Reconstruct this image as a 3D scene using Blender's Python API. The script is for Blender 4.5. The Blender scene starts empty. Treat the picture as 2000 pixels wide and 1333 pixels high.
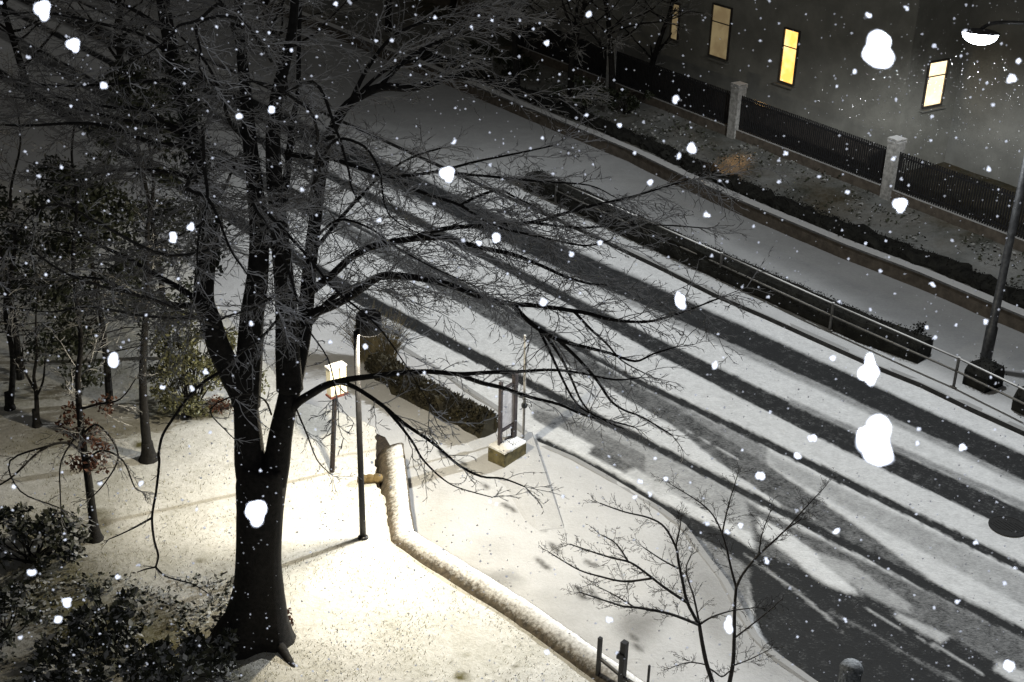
import bpy, math, random
import numpy as np
from mathutils import Vector, noise, geometry
random.seed(7); np.random.seed(7)
R = math.radians
scene = bpy.context.scene
COL = scene.collection

# ------------------------------------------------------------------ camera model
FPX, CX, CY, H = 2550.0, 1000.0, 666.5, 14.0
_dn = np.array([-128., 5169.5, FPX]); _dn /= np.linalg.norm(_dn)
_f = np.array([0, 0, 1.]) - _dn * _dn[2]; _f /= np.linalg.norm(_f)
_r = np.cross(_dn, _f)
if _r[0] < 0: _r = -_r
M = np.array([_r, _f, -_dn])            # photo axes -> world axes
EYE = np.array([0, 0, H])
def ray(px, py):
    d = np.array([px - CX, py - CY, FPX]); return M @ (d / np.linalg.norm(d))
def at(px, py, z=0.):                    # point of a horizontal level z
    d = ray(px, py); return EYE + d * ((z - H) / d[2])
def atY(px, py, Y):                      # point at distance Y into the scene
    d = ray(px, py); return EYE + d * (Y / d[1])
def atD(px, py, D): return EYE + ray(px, py) * D
def proj(p):
    c = M.T @ (np.array(p) - EYE); return CX + FPX * c[0] / c[2], CY + FPX * c[1] / c[2]

# ------------------------------------------------------------------ objects
ORG = {}
def tag(o, label=None, cat=None, group=None, kind=None):
    if label: o['label'] = label
    if cat: o['category'] = cat
    if group: o['group'] = group
    if kind: o['kind'] = kind
    return o
def empty(name, loc, label, cat, group=None):
    o = bpy.data.objects.new(name, None); COL.objects.link(o)
    o.location = tuple(float(v) for v in loc); o.empty_display_size = .2
    ORG[o.name] = np.array([float(v) for v in loc])
    return tag(o, label, cat, group)

class MB:
    def __init__(s): s.v = []; s.f = []
    def add(s, vs, fs):
        n = len(s.v); s.v.extend([tuple(map(float, p)) for p in vs]); s.f.extend([tuple(i + n for i in f) for f in fs])
    def box(s, c, size, yaw=0., base=False):
        c = np.array(c, float); sx, sy, sz = [a / 2 for a in size]
        if base: c = c + np.array([0, 0, sz])
        cs, sn = math.cos(yaw), math.sin(yaw); vs = []
        for dz in (-sz, sz):
            for dx, dy in ((-sx, -sy), (sx, -sy), (sx, sy), (-sx, sy)):
                vs.append(c + np.array([dx * cs - dy * sn, dx * sn + dy * cs, dz]))
        s.add(vs, [(3, 2, 1, 0), (4, 5, 6, 7), (0, 1, 5, 4), (1, 2, 6, 5), (2, 3, 7, 6), (3, 0, 4, 7)])
    def prism(s, poly, z0, z1):
        n = len(poly); z0 = [z0] * n if np.isscalar(z0) else z0; z1 = [z1] * n if np.isscalar(z1) else z1
        vs = [(p[0], p[1], z) for p, z in zip(poly, z0)] + [(p[0], p[1], z) for p, z in zip(poly, z1)]
        a = sum(poly[i][0] * poly[(i + 1) % n][1] - poly[(i + 1) % n][0] * poly[i][1] for i in range(n))
        fs = [tuple(range(n, 2 * n)), tuple(range(n - 1, -1, -1))] + [(i, (i + 1) % n, n + (i + 1) % n, n + i) for i in range(n)]
        if a < 0: fs = [tuple(reversed(f)) for f in fs]
        s.add(vs, fs)
    def tube(s, pts, rad, k=6, cap=True):
        pts = [np.array(p, float) for p in pts]; n = len(pts)
        if np.isscalar(rad): rad = [rad] * n
        t = [pts[min(i + 1, n - 1)] - pts[max(i - 1, 0)] for i in range(n)]
        t = [a / (np.linalg.norm(a) + 1e-9) for a in t]
        u = np.cross(t[0], (0, 0, 1.)) if abs(t[0][2]) < .9 else np.cross(t[0], (1., 0, 0)); u /= np.linalg.norm(u)
        vs = []
        for p, a, r in zip(pts, t, rad):
            u = u - a * u.dot(a); u /= (np.linalg.norm(u) + 1e-9); w = np.cross(a, u)
            for j in range(k):
                th = 2 * math.pi * j / k; vs.append(p + r * (math.cos(th) * u + math.sin(th) * w))
        fs = [(i * k + j, i * k + (j + 1) % k, (i + 1) * k + (j + 1) % k, (i + 1) * k + j) for i in range(n - 1) for j in range(k)]
        if cap: fs += [tuple(range(k - 1, -1, -1)), tuple(range((n - 1) * k, n * k))]
        s.add(vs, fs)
    def lathe(s, c, prof, k=24):          # prof [(r,z)]
        c = np.array(c, float); vs = []; n = len(prof)
        for r, z in prof:
            for j in range(k):
                th = 2 * math.pi * j / k; vs.append(c + np.array([r * math.cos(th), r * math.sin(th), z]))
        fs = [(i * k + j, i * k + (j + 1) % k, (i + 1) * k + (j + 1) % k, (i + 1) * k + j) for i in range(n - 1) for j in range(k)]
        fs += [tuple(range(k - 1, -1, -1)), tuple(range((n - 1) * k, n * k))]
        s.add(vs, fs)
    def sweep(s, pts, prof, closed=True):  # prof [(offset across, height)] swept along ground polyline
        pts = [np.array(p, float) for p in pts]; n = len(pts); k = len(prof); vs = []
        for i, p in enumerate(pts):
            a = pts[min(i + 1, n - 1)] - pts[max(i - 1, 0)]; a[2] = 0; a /= np.linalg.norm(a)
            nr = np.array([a[1], -a[0], 0])
            if 0 < i < n - 1:
                b = pts[i + 1] - p; b[2] = 0; b /= np.linalg.norm(b); nb = np.array([b[1], -b[0], 0]); nr = nr / max(.5, nr.dot(nb))
            for o, h in prof: vs.append(p + nr * o + np.array([0, 0, h]))
        fs = [(i * k + j, (i + 1) * k + j, (i + 1) * k + (j + 1) % k, i * k + (j + 1) % k) for i in range(n - 1) for j in range(k if closed else k - 1)]
        if closed: fs += [tuple(range(k)), tuple(range(n * k - 1, (n - 1) * k - 1, -1))]
        s.add(vs, fs)
    def build(s, name, mat, parent=None, smooth=False):
        o0 = ORG[parent.name] if parent is not None else np.zeros(3)
        v = np.array(s.v, dtype=np.float64) - o0
        me = bpy.data.meshes.new(name); me.from_pydata(v.tolist(), [], s.f); me.update()
        if smooth: me.polygons.foreach_set('use_smooth', [True] * len(me.polygons))
        if mat: me.materials.append(mat)
        o = bpy.data.objects.new(name, me); COL.objects.link(o)
        if parent is not None: o.parent = parent
        ORG[o.name] = o0
        return o
def solo(mb, name, mat, loc, label, cat, group=None, smooth=False):
    """one mesh that is a thing of its own, with its origin at its base"""
    v = np.array(mb.v) - np.array(loc)
    mb.v = [tuple(p) for p in v]; o = mb.build(name, mat, None, smooth); o.location = tuple(map(float, loc)); ORG[o.name] = np.array(loc, float)
    return tag(o, label, cat, group)

# ------------------------------------------------------------------ materials
def new_mat(name):
    m = bpy.data.materials.new(name); m.use_nodes = True
    nt = m.node_tree; b = nt.nodes['Principled BSDF']; return m, nt, b
def nnode(nt, scale, detail=4, rough=.6, vec=None, stretch=None):
    t = nt.nodes.new('ShaderNodeTexNoise'); t.inputs['Scale'].default_value = scale; t.inputs['Detail'].default_value = detail; t.inputs['Roughness'].default_value = rough
    tc = nt.nodes.new('ShaderNodeTexCoord'); src = tc.outputs['Object']
    if stretch:
        mp = nt.nodes.new('ShaderNodeMapping'); mp.inputs['Scale'].default_value = stretch[0]; mp.inputs['Rotation'].default_value = (0, 0, stretch[1]); nt.links.new(src, mp.inputs[0]); src = mp.outputs[0]
    nt.links.new(src, t.inputs['Vector']); return t.outputs['Fac']
def mth(nt, op, a, b=None, clamp=False):
    n = nt.nodes.new('ShaderNodeMath'); n.operation = op; n.use_clamp = clamp
    for i, x in enumerate((a, b)):
        if x is None: continue
        if isinstance(x, (int, float)): n.inputs[i].default_value = x
        else: nt.links.new(x, n.inputs[i])
    return n.outputs[0]
def mrange(nt, x, a, b, c=0., d=1.):
    n = nt.nodes.new('ShaderNodeMapRange'); n.interpolation_type = 'SMOOTHSTEP'
    n.inputs['From Min'].default_value = a; n.inputs['From Max'].default_value = b; n.inputs['To Min'].default_value = c; n.inputs['To Max'].default_value = d
    nt.links.new(x, n.inputs['Value']); return n.outputs['Result']
def mixc(nt, f, a, b):
    n = nt.nodes.new('ShaderNodeMix'); n.data_type = 'RGBA'
    for i, x in ((0, f), (6, a), (7, b)):
        if isinstance(x, (int, float)): n.inputs[i].default_value = x
        elif isinstance(x, tuple): n.inputs[i].default_value = (*x, 1) if len(x) == 3 else x
        else: nt.links.new(x, n.inputs[i])
    return n.outputs[2]
def bump(nt, b, h, strength, dist=.02):
    n = nt.nodes.new('ShaderNodeBump'); n.inputs['Strength'].default_value = strength; n.inputs['Distance'].default_value = dist
    nt.links.new(h, n.inputs['Height']); nt.links.new(n.outputs[0], b.inputs['Normal'])
def plain(name, col, rough=.7, metal=0., var=.35, scale=9., bmp=.2, spec=.3):
    m, nt, b = new_mat(name)
    f = nnode(nt, scale, 5); lo = tuple(c * (1 - var) for c in col); hi = tuple(min(1, c * (1 + var)) for c in col)
    nt.links.new(mixc(nt, mrange(nt, f, .3, .7), lo, hi), b.inputs['Base Color'])
    b.inputs['Roughness'].default_value = rough; b.inputs['Metallic'].default_value = metal; b.inputs['Specular IOR Level'].default_value = spec
    if bmp: bump(nt, b, nnode(nt, scale * 5, 4), bmp)
    return m
SNOW = (.78, .78, .77)
def snowy(name, col, lo=.35, hi=.75, ns=12., amt=.5, rough=.8, cap=1., var=.35):
    """base colour with snow lying where the surface faces up"""
    m, nt, b = new_mat(name)
    g = nt.nodes.new('ShaderNodeNewGeometry'); sp = nt.nodes.new('ShaderNodeSeparateXYZ'); nt.links.new(g.outputs['Normal'], sp.inputs[0])
    f = nnode(nt, ns, 6, .7)
    k = mth(nt, 'ADD', sp.outputs['Z'], mth(nt, 'MULTIPLY', mth(nt, 'SUBTRACT', f, .5), amt * 2))
    mask = mth(nt, 'MULTIPLY', mrange(nt, k, lo, hi), cap)
    base = mixc(nt, mrange(nt, nnode(nt, ns * .7, 5), .3, .7), tuple(c * (1 - var) for c in col), tuple(c * (1 + var) for c in col))
    nt.links.new(mixc(nt, mask, base, SNOW), b.inputs['Base Color']); b.inputs['Roughness'].default_value = rough
    b.inputs['Specular IOR Level'].default_value = .25
    bump(nt, b, nnode(nt, ns * 4, 5), .3); return m
def ground_mat(name, low, high, grain=.35, patch=.25, gs=28., ps=1.6, bs=.35, stretch=None, low2=None, rough=.85):
    """albedo from the 'snow' attribute (how much snow lies) plus grain"""
    m, nt, b = new_mat(name)
    a = nt.nodes.new('ShaderNodeAttribute'); a.attribute_name = 'snow'
    g1 = nnode(nt, gs, 6, .75, stretch=stretch); g2 = nnode(nt, ps, 5, .6); g3 = nnode(nt, gs * .22, 4, .6)
    x = mth(nt, 'ADD', a.outputs['Fac'], mth(nt, 'MULTIPLY', mth(nt, 'SUBTRACT', g1, .5), grain * 2))
    x = mth(nt, 'ADD', x, mth(nt, 'MULTIPLY', mth(nt, 'SUBTRACT', g2, .5), patch * 2))
    x = mth(nt, 'ADD', x, mth(nt, 'MULTIPLY', mth(nt, 'SUBTRACT', g3, .5), grain), True)
    lowc = low if low2 is None else mixc(nt, mrange(nt, g2, .35, .65), low, low2)
    x = mth(nt, 'MULTIPLY', mth(nt, 'SUBTRACT', x, .09), 1.1, True)
    nt.links.new(mixc(nt, x, lowc, high), b.inputs['Base Color'])
    b.inputs['Roughness'].default_value = rough
    b.inputs['Specular IOR Level'].default_value = .05
    bump(nt, b, mth(nt, 'ADD', g1, mth(nt, 'MULTIPLY', g3, 1.5)), bs, .03); return m
def emit(name, col, s):
    m, nt, b = new_mat(name)
    b.inputs['Base Color'].default_value = (*col, 1); b.inputs['Emission Color'].default_value = (*col, 1); b.inputs['Emission Strength'].default_value = s
    return m
def window_glow(name, c0, c1, s):
    m, nt, b = new_mat(name)
    f = nnode(nt, 1.7, 3); c = mixc(nt, mrange(nt, f, .35, .65), c0, c1)
    nt.links.new(c, b.inputs['Emission Color']); b.inputs['Emission Strength'].default_value = s; b.inputs['Base Color'].default_value = (.05, .05, .05, 1); b.inputs['Roughness'].default_value = .2
    return m
MAT = dict(
    bark=plain('bark', (.012, .011, .010), .9, var=.5, scale=14, bmp=.7),
    twig=snowy('twig_bark', (.15, .145, .135), .3, .9, 9., .3, .9, .6, .3),
    sapbark=plain('sapling_bark', (.03, .027, .025), .85, var=.4, scale=18, bmp=.3),
    black=plain('black_paint', (.012, .012, .013), .45, var=.3, bmp=.1),
    brown=plain('brown_post', (.022, .017, .016), .7, var=.4, bmp=.3),
    steel=plain('galvanised_steel', (.07, .072, .075), .5, .6, bmp=.1),
    rust=plain('rusty_frame', (.045, .038, .040), .7, var=.4, bmp=.2),
    board=plain('board_face', (.42, .41, .42), .6, var=.2, bmp=.05),
    paper=plain('notice_paper', (.72, .68, .52), .6, var=.12, scale=5, bmp=.05),
    plaster=plain('plaster', (.20, .198, .175), .9, var=.16, scale=1.3, bmp=.25),
    plaster2=plain('toned_plaster', (.17, .17, .155), .9, var=.16, scale=1.1, bmp=.25),  # copy of the plaster for the right wing, darkened to offset street lamp spill
    roof=snowy('roof_tiles', (.07, .05, .045), .3, .7),
    wframe=plain('window_frame', (.05, .045, .04), .6, bmp=0),
    pillar=snowy('fence_pillar', (.27, .265, .25), .75, .95, amt=.05),
    iron=plain('iron', (.012, .012, .013), .6, bmp=.1),
    kerb=snowy('kerb_stone', (.03, .03, .03), .5, .95, 9, .35, cap=.35),
    wall=snowy('stone_wall', (.085, .07, .05), .80, 1.03, 16, .2, cap=.95, var=.5),
    brownwall=snowy('brown_wall', (.085, .072, .058), .55, .85, 6, .2, cap=.45, var=.3),
    planter=snowy('mossy_stone', (.10, .085, .04), .55, .8, 10, .25, var=.5),
    railsnow=snowy('rail_steel', (.10, .10, .10), .2, .6, 8, .25, cap=.7),
    leafdark=plain('dark_leaf', (.022, .026, .014), .5, var=.6, scale=5, bmp=0),
    leaf=plain('evergreen_leaf', (.10, .10, .05), .45, var=.7, scale=5, bmp=0),
    leafsnow=snowy('snowy_leaf', (.035, .038, .024), .5, .95, 9, .4, cap=.4, var=.5),
    hedge=plain('hedge_leaf', (.022, .019, .010), .8, var=.6, scale=3, bmp=0),
    hedgefar=plain('clipped_hedge', (.010, .010, .008), .9, var=.6, scale=4, bmp=0),
    straw=plain('dry_grass', (.10, .085, .05), .8, var=.5, scale=3, bmp=0),
    drybrown=plain('dry_leaf', (.09, .04, .025), .8, var=.5, scale=6, bmp=0),
    soil=plain('leaf_litter', (.030, .022, .015), .95, var=.6, scale=18, bmp=.6),
    blade=plain('grass_blade', (.13, .12, .05), .8, var=.5, scale=4, bmp=0),
    manhole=plain('cast_iron', (.006, .006, .006), .8, .0, var=.5, scale=30, bmp=.5),
    flake=plain('snowflake', (.93, .94, .97), .9, var=.03, bmp=0),
    bin=plain('grey_bin', (.10, .11, .12), .6, .2, var=.7, scale=26, bmp=.5),
    snow=plain('snow', SNOW, .9, var=.05, scale=3, bmp=.25),
)
_b = MAT['flake'].node_tree.nodes['Principled BSDF']; _b.inputs['Subsurface Weight'].default_value = 0

# ------------------------------------------------------------------ snow cover maps on the ground
def pip(P, poly):
    x, y = P[:, 0], P[:, 1]; ins = np.zeros(len(P), bool); n = len(poly); j = n - 1
    for i in range(n):
        xi, yi = poly[i][:2]; xj, yj = poly[j][:2]
        c = ((yi > y) != (yj > y)) & (x < (xj - xi) * (y - yi) / (yj - yi + 1e-12) + xi); ins ^= c; j = i
    return ins
def sdist(P, poly):
    d = np.full(len(P), 1e9); n = len(poly)
    for i in range(n):
        a = np.array(poly[i][:2]); b = np.array(poly[(i + 1) % n][:2]); ab = b - a
        t = np.clip(((P - a) @ ab) / (ab @ ab + 1e-12), 0, 1); q = P - a - t[:, None] * ab; d = np.minimum(d, np.hypot(q[:, 0], q[:, 1]))
    s = np.where(pip(P, poly), 1, -1); return d * s
def paint(val, P, poly, v, soft, jit=None):
    lo = np.min(np.array([p[:2] for p in poly]), 0) - soft; hi = np.max(np.array([p[:2] for p in poly]), 0) + soft
    k = np.where((P[:, 0] > lo[0]) & (P[:, 0] < hi[0]) & (P[:, 1] > lo[1]) & (P[:, 1] < hi[1]))[0]
    if not len(k): return
    d = sdist(P[k], poly)
    if jit is not None: d = d + jit[k]
    t = np.clip(d / soft * .5 + .5, 0, 1); t = t * t * (3 - 2 * t); val[k] = val[k] * (1 - t) + v * t
def jitter(P, scale, amp):
    return np.array([noise.noise((x * scale, y * scale, 3.1)) for x, y in P]) * amp
def set_attr(me, val):
    a = me.attributes.new('snow', 'FLOAT', 'POINT'); a.data.foreach_set('value', val.astype(np.float32))
def grid_obj(name, P, faces, z, val, mat, label=None, kind='structure'):
    me = bpy.data.meshes.new(name); me.from_pydata([(a, b, c) for (a, b), c in zip(P.tolist(), z.tolist())], [], faces); me.update()
    set_attr(me, val); me.polygons.foreach_set('use_smooth', [True] * len(me.polygons)); me.materials.append(mat)
    o = bpy.data.objects.new(name, me); COL.objects.link(o); ORG[o.name] = np.zeros(3); o['kind'] = kind
    if label: o['label'] = label
    return o
def cdt(poly, step, region, coarse=1.2):
    """triangulate a polygon with grid points: fine inside region (x0,y0,x1,y1), coarse outside"""
    poly = [np.array(p[:2], float) for p in poly]
    bp = []
    for i, a in enumerate(poly):
        b = poly[(i + 1) % len(poly)]; L = np.linalg.norm(b - a)
        inr = region[0] - 1 < a[0] < region[2] + 1 and region[1] - 1 < a[1] < region[3] + 1
        n = max(1, int(L / (step * 2 if inr else coarse))); bp += [a + (b - a) * k / n for k in range(n)]
    xs = np.arange(region[0], region[2], step); ys = np.arange(region[1], region[3], step)
    g = np.array([(x + random.uniform(-.3, .3) * step, y + random.uniform(-.3, .3) * step) for x in xs for y in ys])
    lo = np.min(poly, 0); hi = np.max(poly, 0)
    g2 = np.array([(x + random.uniform(-.2, .2), y + random.uniform(-.2, .2)) for x in np.arange(lo[0], hi[0], coarse) for y in np.arange(lo[1], hi[1], coarse)])
    g2 = g2[~((g2[:, 0] > region[0]) & (g2[:, 0] < region[2]) & (g2[:, 1] > region[1]) & (g2[:, 1] < region[3]))]
    g = np.vstack([g, g2]); g = g[sdist(g, poly) > step * .5]
    pts = [Vector((float(a), float(b))) for a, b in bp] + [Vector((float(a), float(b))) for a, b in g]; nb = len(bp)
    vo, _e, fo, *_ = geometry.delaunay_2d_cdt(pts, [(i, (i + 1) % nb) for i in range(nb)], [], 1, 1e-5)
    return np.array([(v.x, v.y) for v in vo]), [tuple(f) for f in fo], bp
def up(P, F):
    out = []
    for f in F:
        a, b, c = P[f[0]], P[f[1]], P[f[2]]
        out.append(f if (b[0] - a[0]) * (c[1] - a[1]) - (c[0] - a[0]) * (b[1] - a[1]) > 0 else tuple(reversed(f)))
    return out

ZR = -.12                                   # carriageway level
D = np.array([.63, -.777]); D /= np.linalg.norm(D); N = np.array([-D[1], D[0]])
def band(rows, z=ZR, ext=(0, 0)):
    """rows (x, y_top, y_bottom) -> ground polygon; ext = metres to run on along the street at either end"""
    t = [at(x, a, z)[:2] for x, a, b in rows]; b = [at(x, b_, z)[:2] for x, a, b_ in rows]
    if (ext[0] or ext[1]) and len(rows) >= 4:                  # wheel tracks run in long smooth curves
        def fit(L):
            s_ = np.array([p @ D for p in L]); v_ = np.array([p @ N for p in L]); c = np.polyfit(s_ - s_.mean(), v_, 2 if len(L) > 7 else 1)
            return [D * a + N * np.polyval(c, a - s_.mean()) for a in np.linspace(s_[0], s_[-1], len(L))]
        t, b = fit(t), fit(b)
    if ext[0]:
        for L in (t, b):
            q = L[1] - L[0]; q = q / np.linalg.norm(q); q = -.5 * q * 0 - D * 1.0; L.insert(0, L[0] + q * ext[0])
    if ext[1]:
        for L in (t, b): L.append(L[-1] + D * ext[1])
    return t + b[::-1]

S0, S1, V0, V1 = -80., 16., 6.5, 24.6
ss = np.concatenate([np.arange(S0, -40, .25), np.arange(-40, 2, .09), np.arange(2, S1, .3)]); vv = np.arange(V0, V1, .065)
SS, VV = np.meshgrid(ss, vv, indexing='ij')
P = np.stack([SS.ravel() * D[0] + VV.ravel() * N[0], SS.ravel() * D[1] + VV.ravel() * N[1]], 1)
n1, n2 = len(ss), len(vv)
F = [(i * n2 + j, i * n2 + j + 1, (i + 1) * n2 + j + 1, (i + 1) * n2 + j) for i in range(n1 - 1) for j in range(n2 - 1)]
F = [f[::-1] for f in F]
val = np.full(len(P), .80)
jit = jitter(P, .8, .03) + jitter(P, 5., .03) + jitter(P, 14., .02)
def pb(rows, v, soft, ext=(0, 0)): paint(val, P, band(rows, ZR, ext), v, soft * .32, jit)
# far lane tracks
pb([(1100,478,545),(1200,518,575),(1300,567,632),(1380,602,655),(1480,644,706),(1600,704,768),(1700,754,818),(1800,796,858),(1900,840,902),(2000,886,944)], .42, .35, (45, 14))
pb([(1100,484,536),(1200,522,562),(1300,571,620),(1380,606,644),(1480,648,690),(1600,706,750),(1700,756,804),(1800,798,842),(1900,842,890),(2000,888,932)], .05, .16, (45, 14))
pb([(1100,576,598),(1160,592,612),(1240,640,668),(1300,667,706),(1380,706,742),(1460,748,786),(1540,788,826),(1620,822,866),(1660,838,886),(1760,884,928),(1820,914,962),(1900,958,1006),(2000,992,1042)], .07, .16, (45, 14))
pb([(1540,780,790),(1660,828,840),(1760,872,886),(1860,925,940),(2000,978,992)], .4, .18, (0, 14))
# centre: thin bare line and the worn wheel path beside it
pb([(1240,738,748),(1300,763,779),(1400,811,825),(1500,858,876),(1560,887,904),(1620,917,934),(1700,957,974),(1800,1005,1022),(1900,1055,1074),(2000,1101,1118)], .05, .09, (45, 14))
pb([(1240,748,772),(1300,779,836),(1380,816,878),(1440,846,920),(1500,876,966)], .36, .2, (45, 0))
pb([(1500,880,912),(1600,934,968),(1700,984,1020),(1800,1030,1070),(1900,1078,1130),(2000,1125,1190)], .52, .3, (0, 14))
pb([(1300,790,832),(1400,838,886),(1450,870,924),(1500,912,968),(1560,948,1016),(1600,982,1044),(1660,1022,1078),(1720,1064,1102),(1780,1108,1136),(1840,1144,1164)], .2, .14, (40, 0))
pb([(1340,838,841),(1400,874,877),(1440,896,899)], .62, .05)
pb([(1560,990,994),(1600,1020,1024),(1640,1046,1050)], .55, .05)
# near lane
pb([(700,566,596),(825,622,650),(982,710,738),(1030,748,760),(1080,771,790),(1140,800,816),(1200,825,838),(1280,861,878),(1360,904,920),(1420,932,950),(1480,960,978),(1560,1014,1032),(1620,1040,1058),(1660,1054,1074),(1720,1082,1104),(1780,1118,1140),(1840,1150,1168),(1900,1182,1202),(2000,1230,1252)], .04, .10, (45, 14))
pb([(1040,765,800),(1100,796,850),(1200,842,900),(1300,892,960),(1400,945,1010),(1480,985,1050)], .48, .2, (0, 0))
pb([(1040,800,818),(1120,820,862),(1200,858,905),(1260,890,925)], .27, .14)
pb([(1460,985,1090),(1560,1034,1110),(1660,1080,1170),(1760,1130,1220),(1860,1176,1270),(2000,1250,1345)], .22, .25, (0, 14))
pb([(1480,1010,1040),(1540,1040,1085),(1600,1085,1135),(1650,1135,1158),(1672,1152,1162)], .85, .16)
pb([(1600,1080,1098),(1660,1100,1140),(1720,1140,1178),(1780,1180,1200)], .52, .2)
# bare asphalt by the kerb and in the bay
pb([(1048,852,870),(1120,884,914),(1180,916,950),(1230,944,980),(1290,978,1020),(1360,1014,1050),(1420,1040,1082),(1458,1064,1120),(1474,1076,1210),(1500,1088,1262),(1560,1112,1310),(1620,1152,1360),(1700,1172,1420),(1800,1222,1500),(1900,1272,1600),(2050,1345,1700)], .04, .14)
pb([(1325,1030,1046),(1380,1056,1096),(1430,1084,1180),(1466,1110,1262)], .30, .25)
pb([(1452,1080,1086),(1500,1112,1118),(1560,1156,1163),(1610,1196,1203),(1645,1228,1233)], .42, .06)
pb([(1620,1190,1198),(1700,1232,1240),(1800,1290,1300),(1900,1340,1352)], .22, .15)
# cleared and snowed rectangles where cars were parked
for q, v in (([(1090,834),(1160,871),(1138,882),(1062,852)], .80), ([(1240,914),(1310,955),(1294,974),(1224,928)], .68),
             ([(1752,1196),(1856,1243),(1838,1259),(1744,1206)], .62), ([(1856,1246),(1930,1285),(1918,1300),(1842,1262)], .06),
             ([(1694,1166),(1748,1192),(1742,1204),(1690,1182)], .06), ([(1950,1292),(2040,1330),(2030,1360),(1940,1310)], .7),
             ([(1165,874),(1238,912),(1222,926),(1146,886)], .22)):
    paint(val, P, [at(x, y, ZR)[:2] for x, y in q], v, .05, jit * .3)
pb([(1690,1184,1188),(1760,1226,1232),(1840,1266,1272),(1920,1312,1320)], .5, .05)
val = np.clip(val, 0, 1)
z = np.full(len(P), ZR) + (val - .4) * .02
road = grid_obj('road', P, F, z, val, ground_mat('road_snow', (.027, .028, .029), (.76, .77, .77), .36, .05, 24., 1.2, .35, stretch=((.6, 1.3, 1), -math.atan2(D[1], D[0]))))

# wide base ground out to the horizon
mb = MB(); mb.add([(-400, -60, -.32), (400, -60, -.32), (400, 600, -.32), (-400, 600, -.32)], [(0, 1, 2, 3)])
o = mb.build('ground', plain('far_snow', (.42, .42, .41), .9, var=.4, scale=.35, bmp=.2)); tag(o, kind='structure')

# ------------------------------------------------------------------ pavement (near side)
kerb_px = [(1050, 864), (1120, 893), (1180, 926), (1240, 962), (1290, 992), (1338, 1026), (1380, 1084), (1420, 1135), (1450, 1190), (1480, 1244), (1512, 1274), (1595, 1333), (1760, 1440)]
kerb = [at(x, y)[:2] for x, y in kerb_px]
kfar = [at(x, y)[:2] for x, y in [(980, 800), (860, 722), (740, 648), (640, 588), (520, 520)]]
line = [kfar[-1] - D * 40] + kfar[::-1] + kerb
poly = line + [np.array([14., 5.]), np.array([-45., 5.]), np.array([-60., 60.])]
PP, FF, bp = cdt(poly, .07, (-3.2, 14., 6.5, 26.), 1.2)
under = sdist(P, poly) > .3                     # the carriageway sheet drops away below the pavement
co_ = np.empty(len(P) * 3, np.float32); road.data.vertices.foreach_get('co', co_); co_ = co_.reshape(-1, 3); co_[under, 2] = -.7; road.data.vertices.foreach_set('co', co_.ravel()); road.data.update()
pv = np.full(len(PP), .64); pj = jitter(PP, 1.1, .25) + jitter(PP, 5., .06)
def pp(px, v, soft, j=1.): paint(pv, PP, [at(x, y)[:2] for x, y in px], v, soft, pj * j)
pp([(880,1100),(960,1085),(1010,1130),(1060,1190),(1150,1220),(1280,1270),(1290,1345),(1180,1310),(1000,1190)], .60, .8)
pp([(1220,1205),(1290,1190),(1310,1215),(1250,1250),(1215,1235)], .28, .35)
pp([(930,1120),(1000,1112),(1010,1130),(940,1136)], .35, .25)
pp([(1060,1160),(1150,1150),(1180,1190),(1100,1215)], .52, .4)
pp([(940,1060),(985,1050),(990,1080),(950,1090)], .55, .3)
pp([(1395,1250),(1500,1270),(1560,1320),(1590,1345),(1400,1345)], .66, .6)
pp([(1340,1040),(1400,1110),(1440,1180),(1470,1240),(1440,1240),(1380,1150)], .60, .4)
pp([(1290,1100),(1400,1170),(1440,1220),(1380,1240),(1310,1180)], .6, .6)
pp([(800,870),(870,860),(900,890),(830,905)], .7, .3)
pp([(1330,1030),(1380,1082),(1425,1140),(1452,1195),(1490,1250),(1600,1333),(1500,1345),(1420,1280),(1380,1180),(1300,1070)], .42, .5, .5)
pp([(1330,1090),(1400,1110),(1430,1180),(1400,1240),(1340,1180)], .38, .5)
for x, y in [(868,888),(905,905),(987,988),(1001,995),(1048,1025),(1058,1033),(1080,1066),(1088,1076),(1055,1097),(1066,1108),(1130,1152),(1136,1165),(1155,1156),(1168,1170),(1238,1245),(1246,1265),(862,884),(948,950),(1150,1100),(1165,1106)]:
    c = at(x, y)[:2]; a = R(-55); ring = [c + np.array([math.cos(a) * .13 * math.cos(t) - math.sin(a) * .055 * math.sin(t), math.sin(a) * .13 * math.cos(t) + math.cos(a) * .055 * math.sin(t)]) for t in np.linspace(0, 2 * math.pi, 10)[:-1]]
    paint(pv, PP, ring, .12, .05, pj * 0)
pz = np.array([noise.noise((x * .8, y * .8, 1.)) * .018 + noise.noise((x * 3, y * 3, 5.)) * .006 for x, y in PP])
pave_mat = ground_mat('pavement_snow', (.09, .088, .082), (.75, .755, .76), .09, .10, 16., 1.0, .3)
wl = [at(x, y, .66)[:2] for x, y in [(766, 866), (778, 985), (788, 1042), (838, 1074), (1010, 1180), (1200, 1314), (1330, 1405)]]
def seg_d(Q, a, b):
    ab = b - a; t = np.clip(((Q - a) @ ab) / (ab @ ab), 0, 1); q = Q - a - t[:, None] * ab; return np.hypot(q[:, 0], q[:, 1])
wd = np.min([seg_d(PP, a, b) for a, b in zip(wl[:-1], wl[1:])], 0); cd = np.hypot(PP[:, 0] - wl[2][0], PP[:, 1] - wl[2][1])
pz = pz - (.08 + .17 * np.exp(-(cd / 1.5) ** 2)) * np.exp(-(np.maximum(0, wd - .3) / .55) ** 2)   # the paving dips towards the foot of the wall
grid_obj('pavement', PP, up(PP, FF), pz, pv, pave_mat)
mb = MB(); mb.sweep([np.array([*p, 0]) for p in line], [(-.02, -.3), (-.02, .008), (.10, .012), (.16, -.008), (.17, -.3)])
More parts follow.
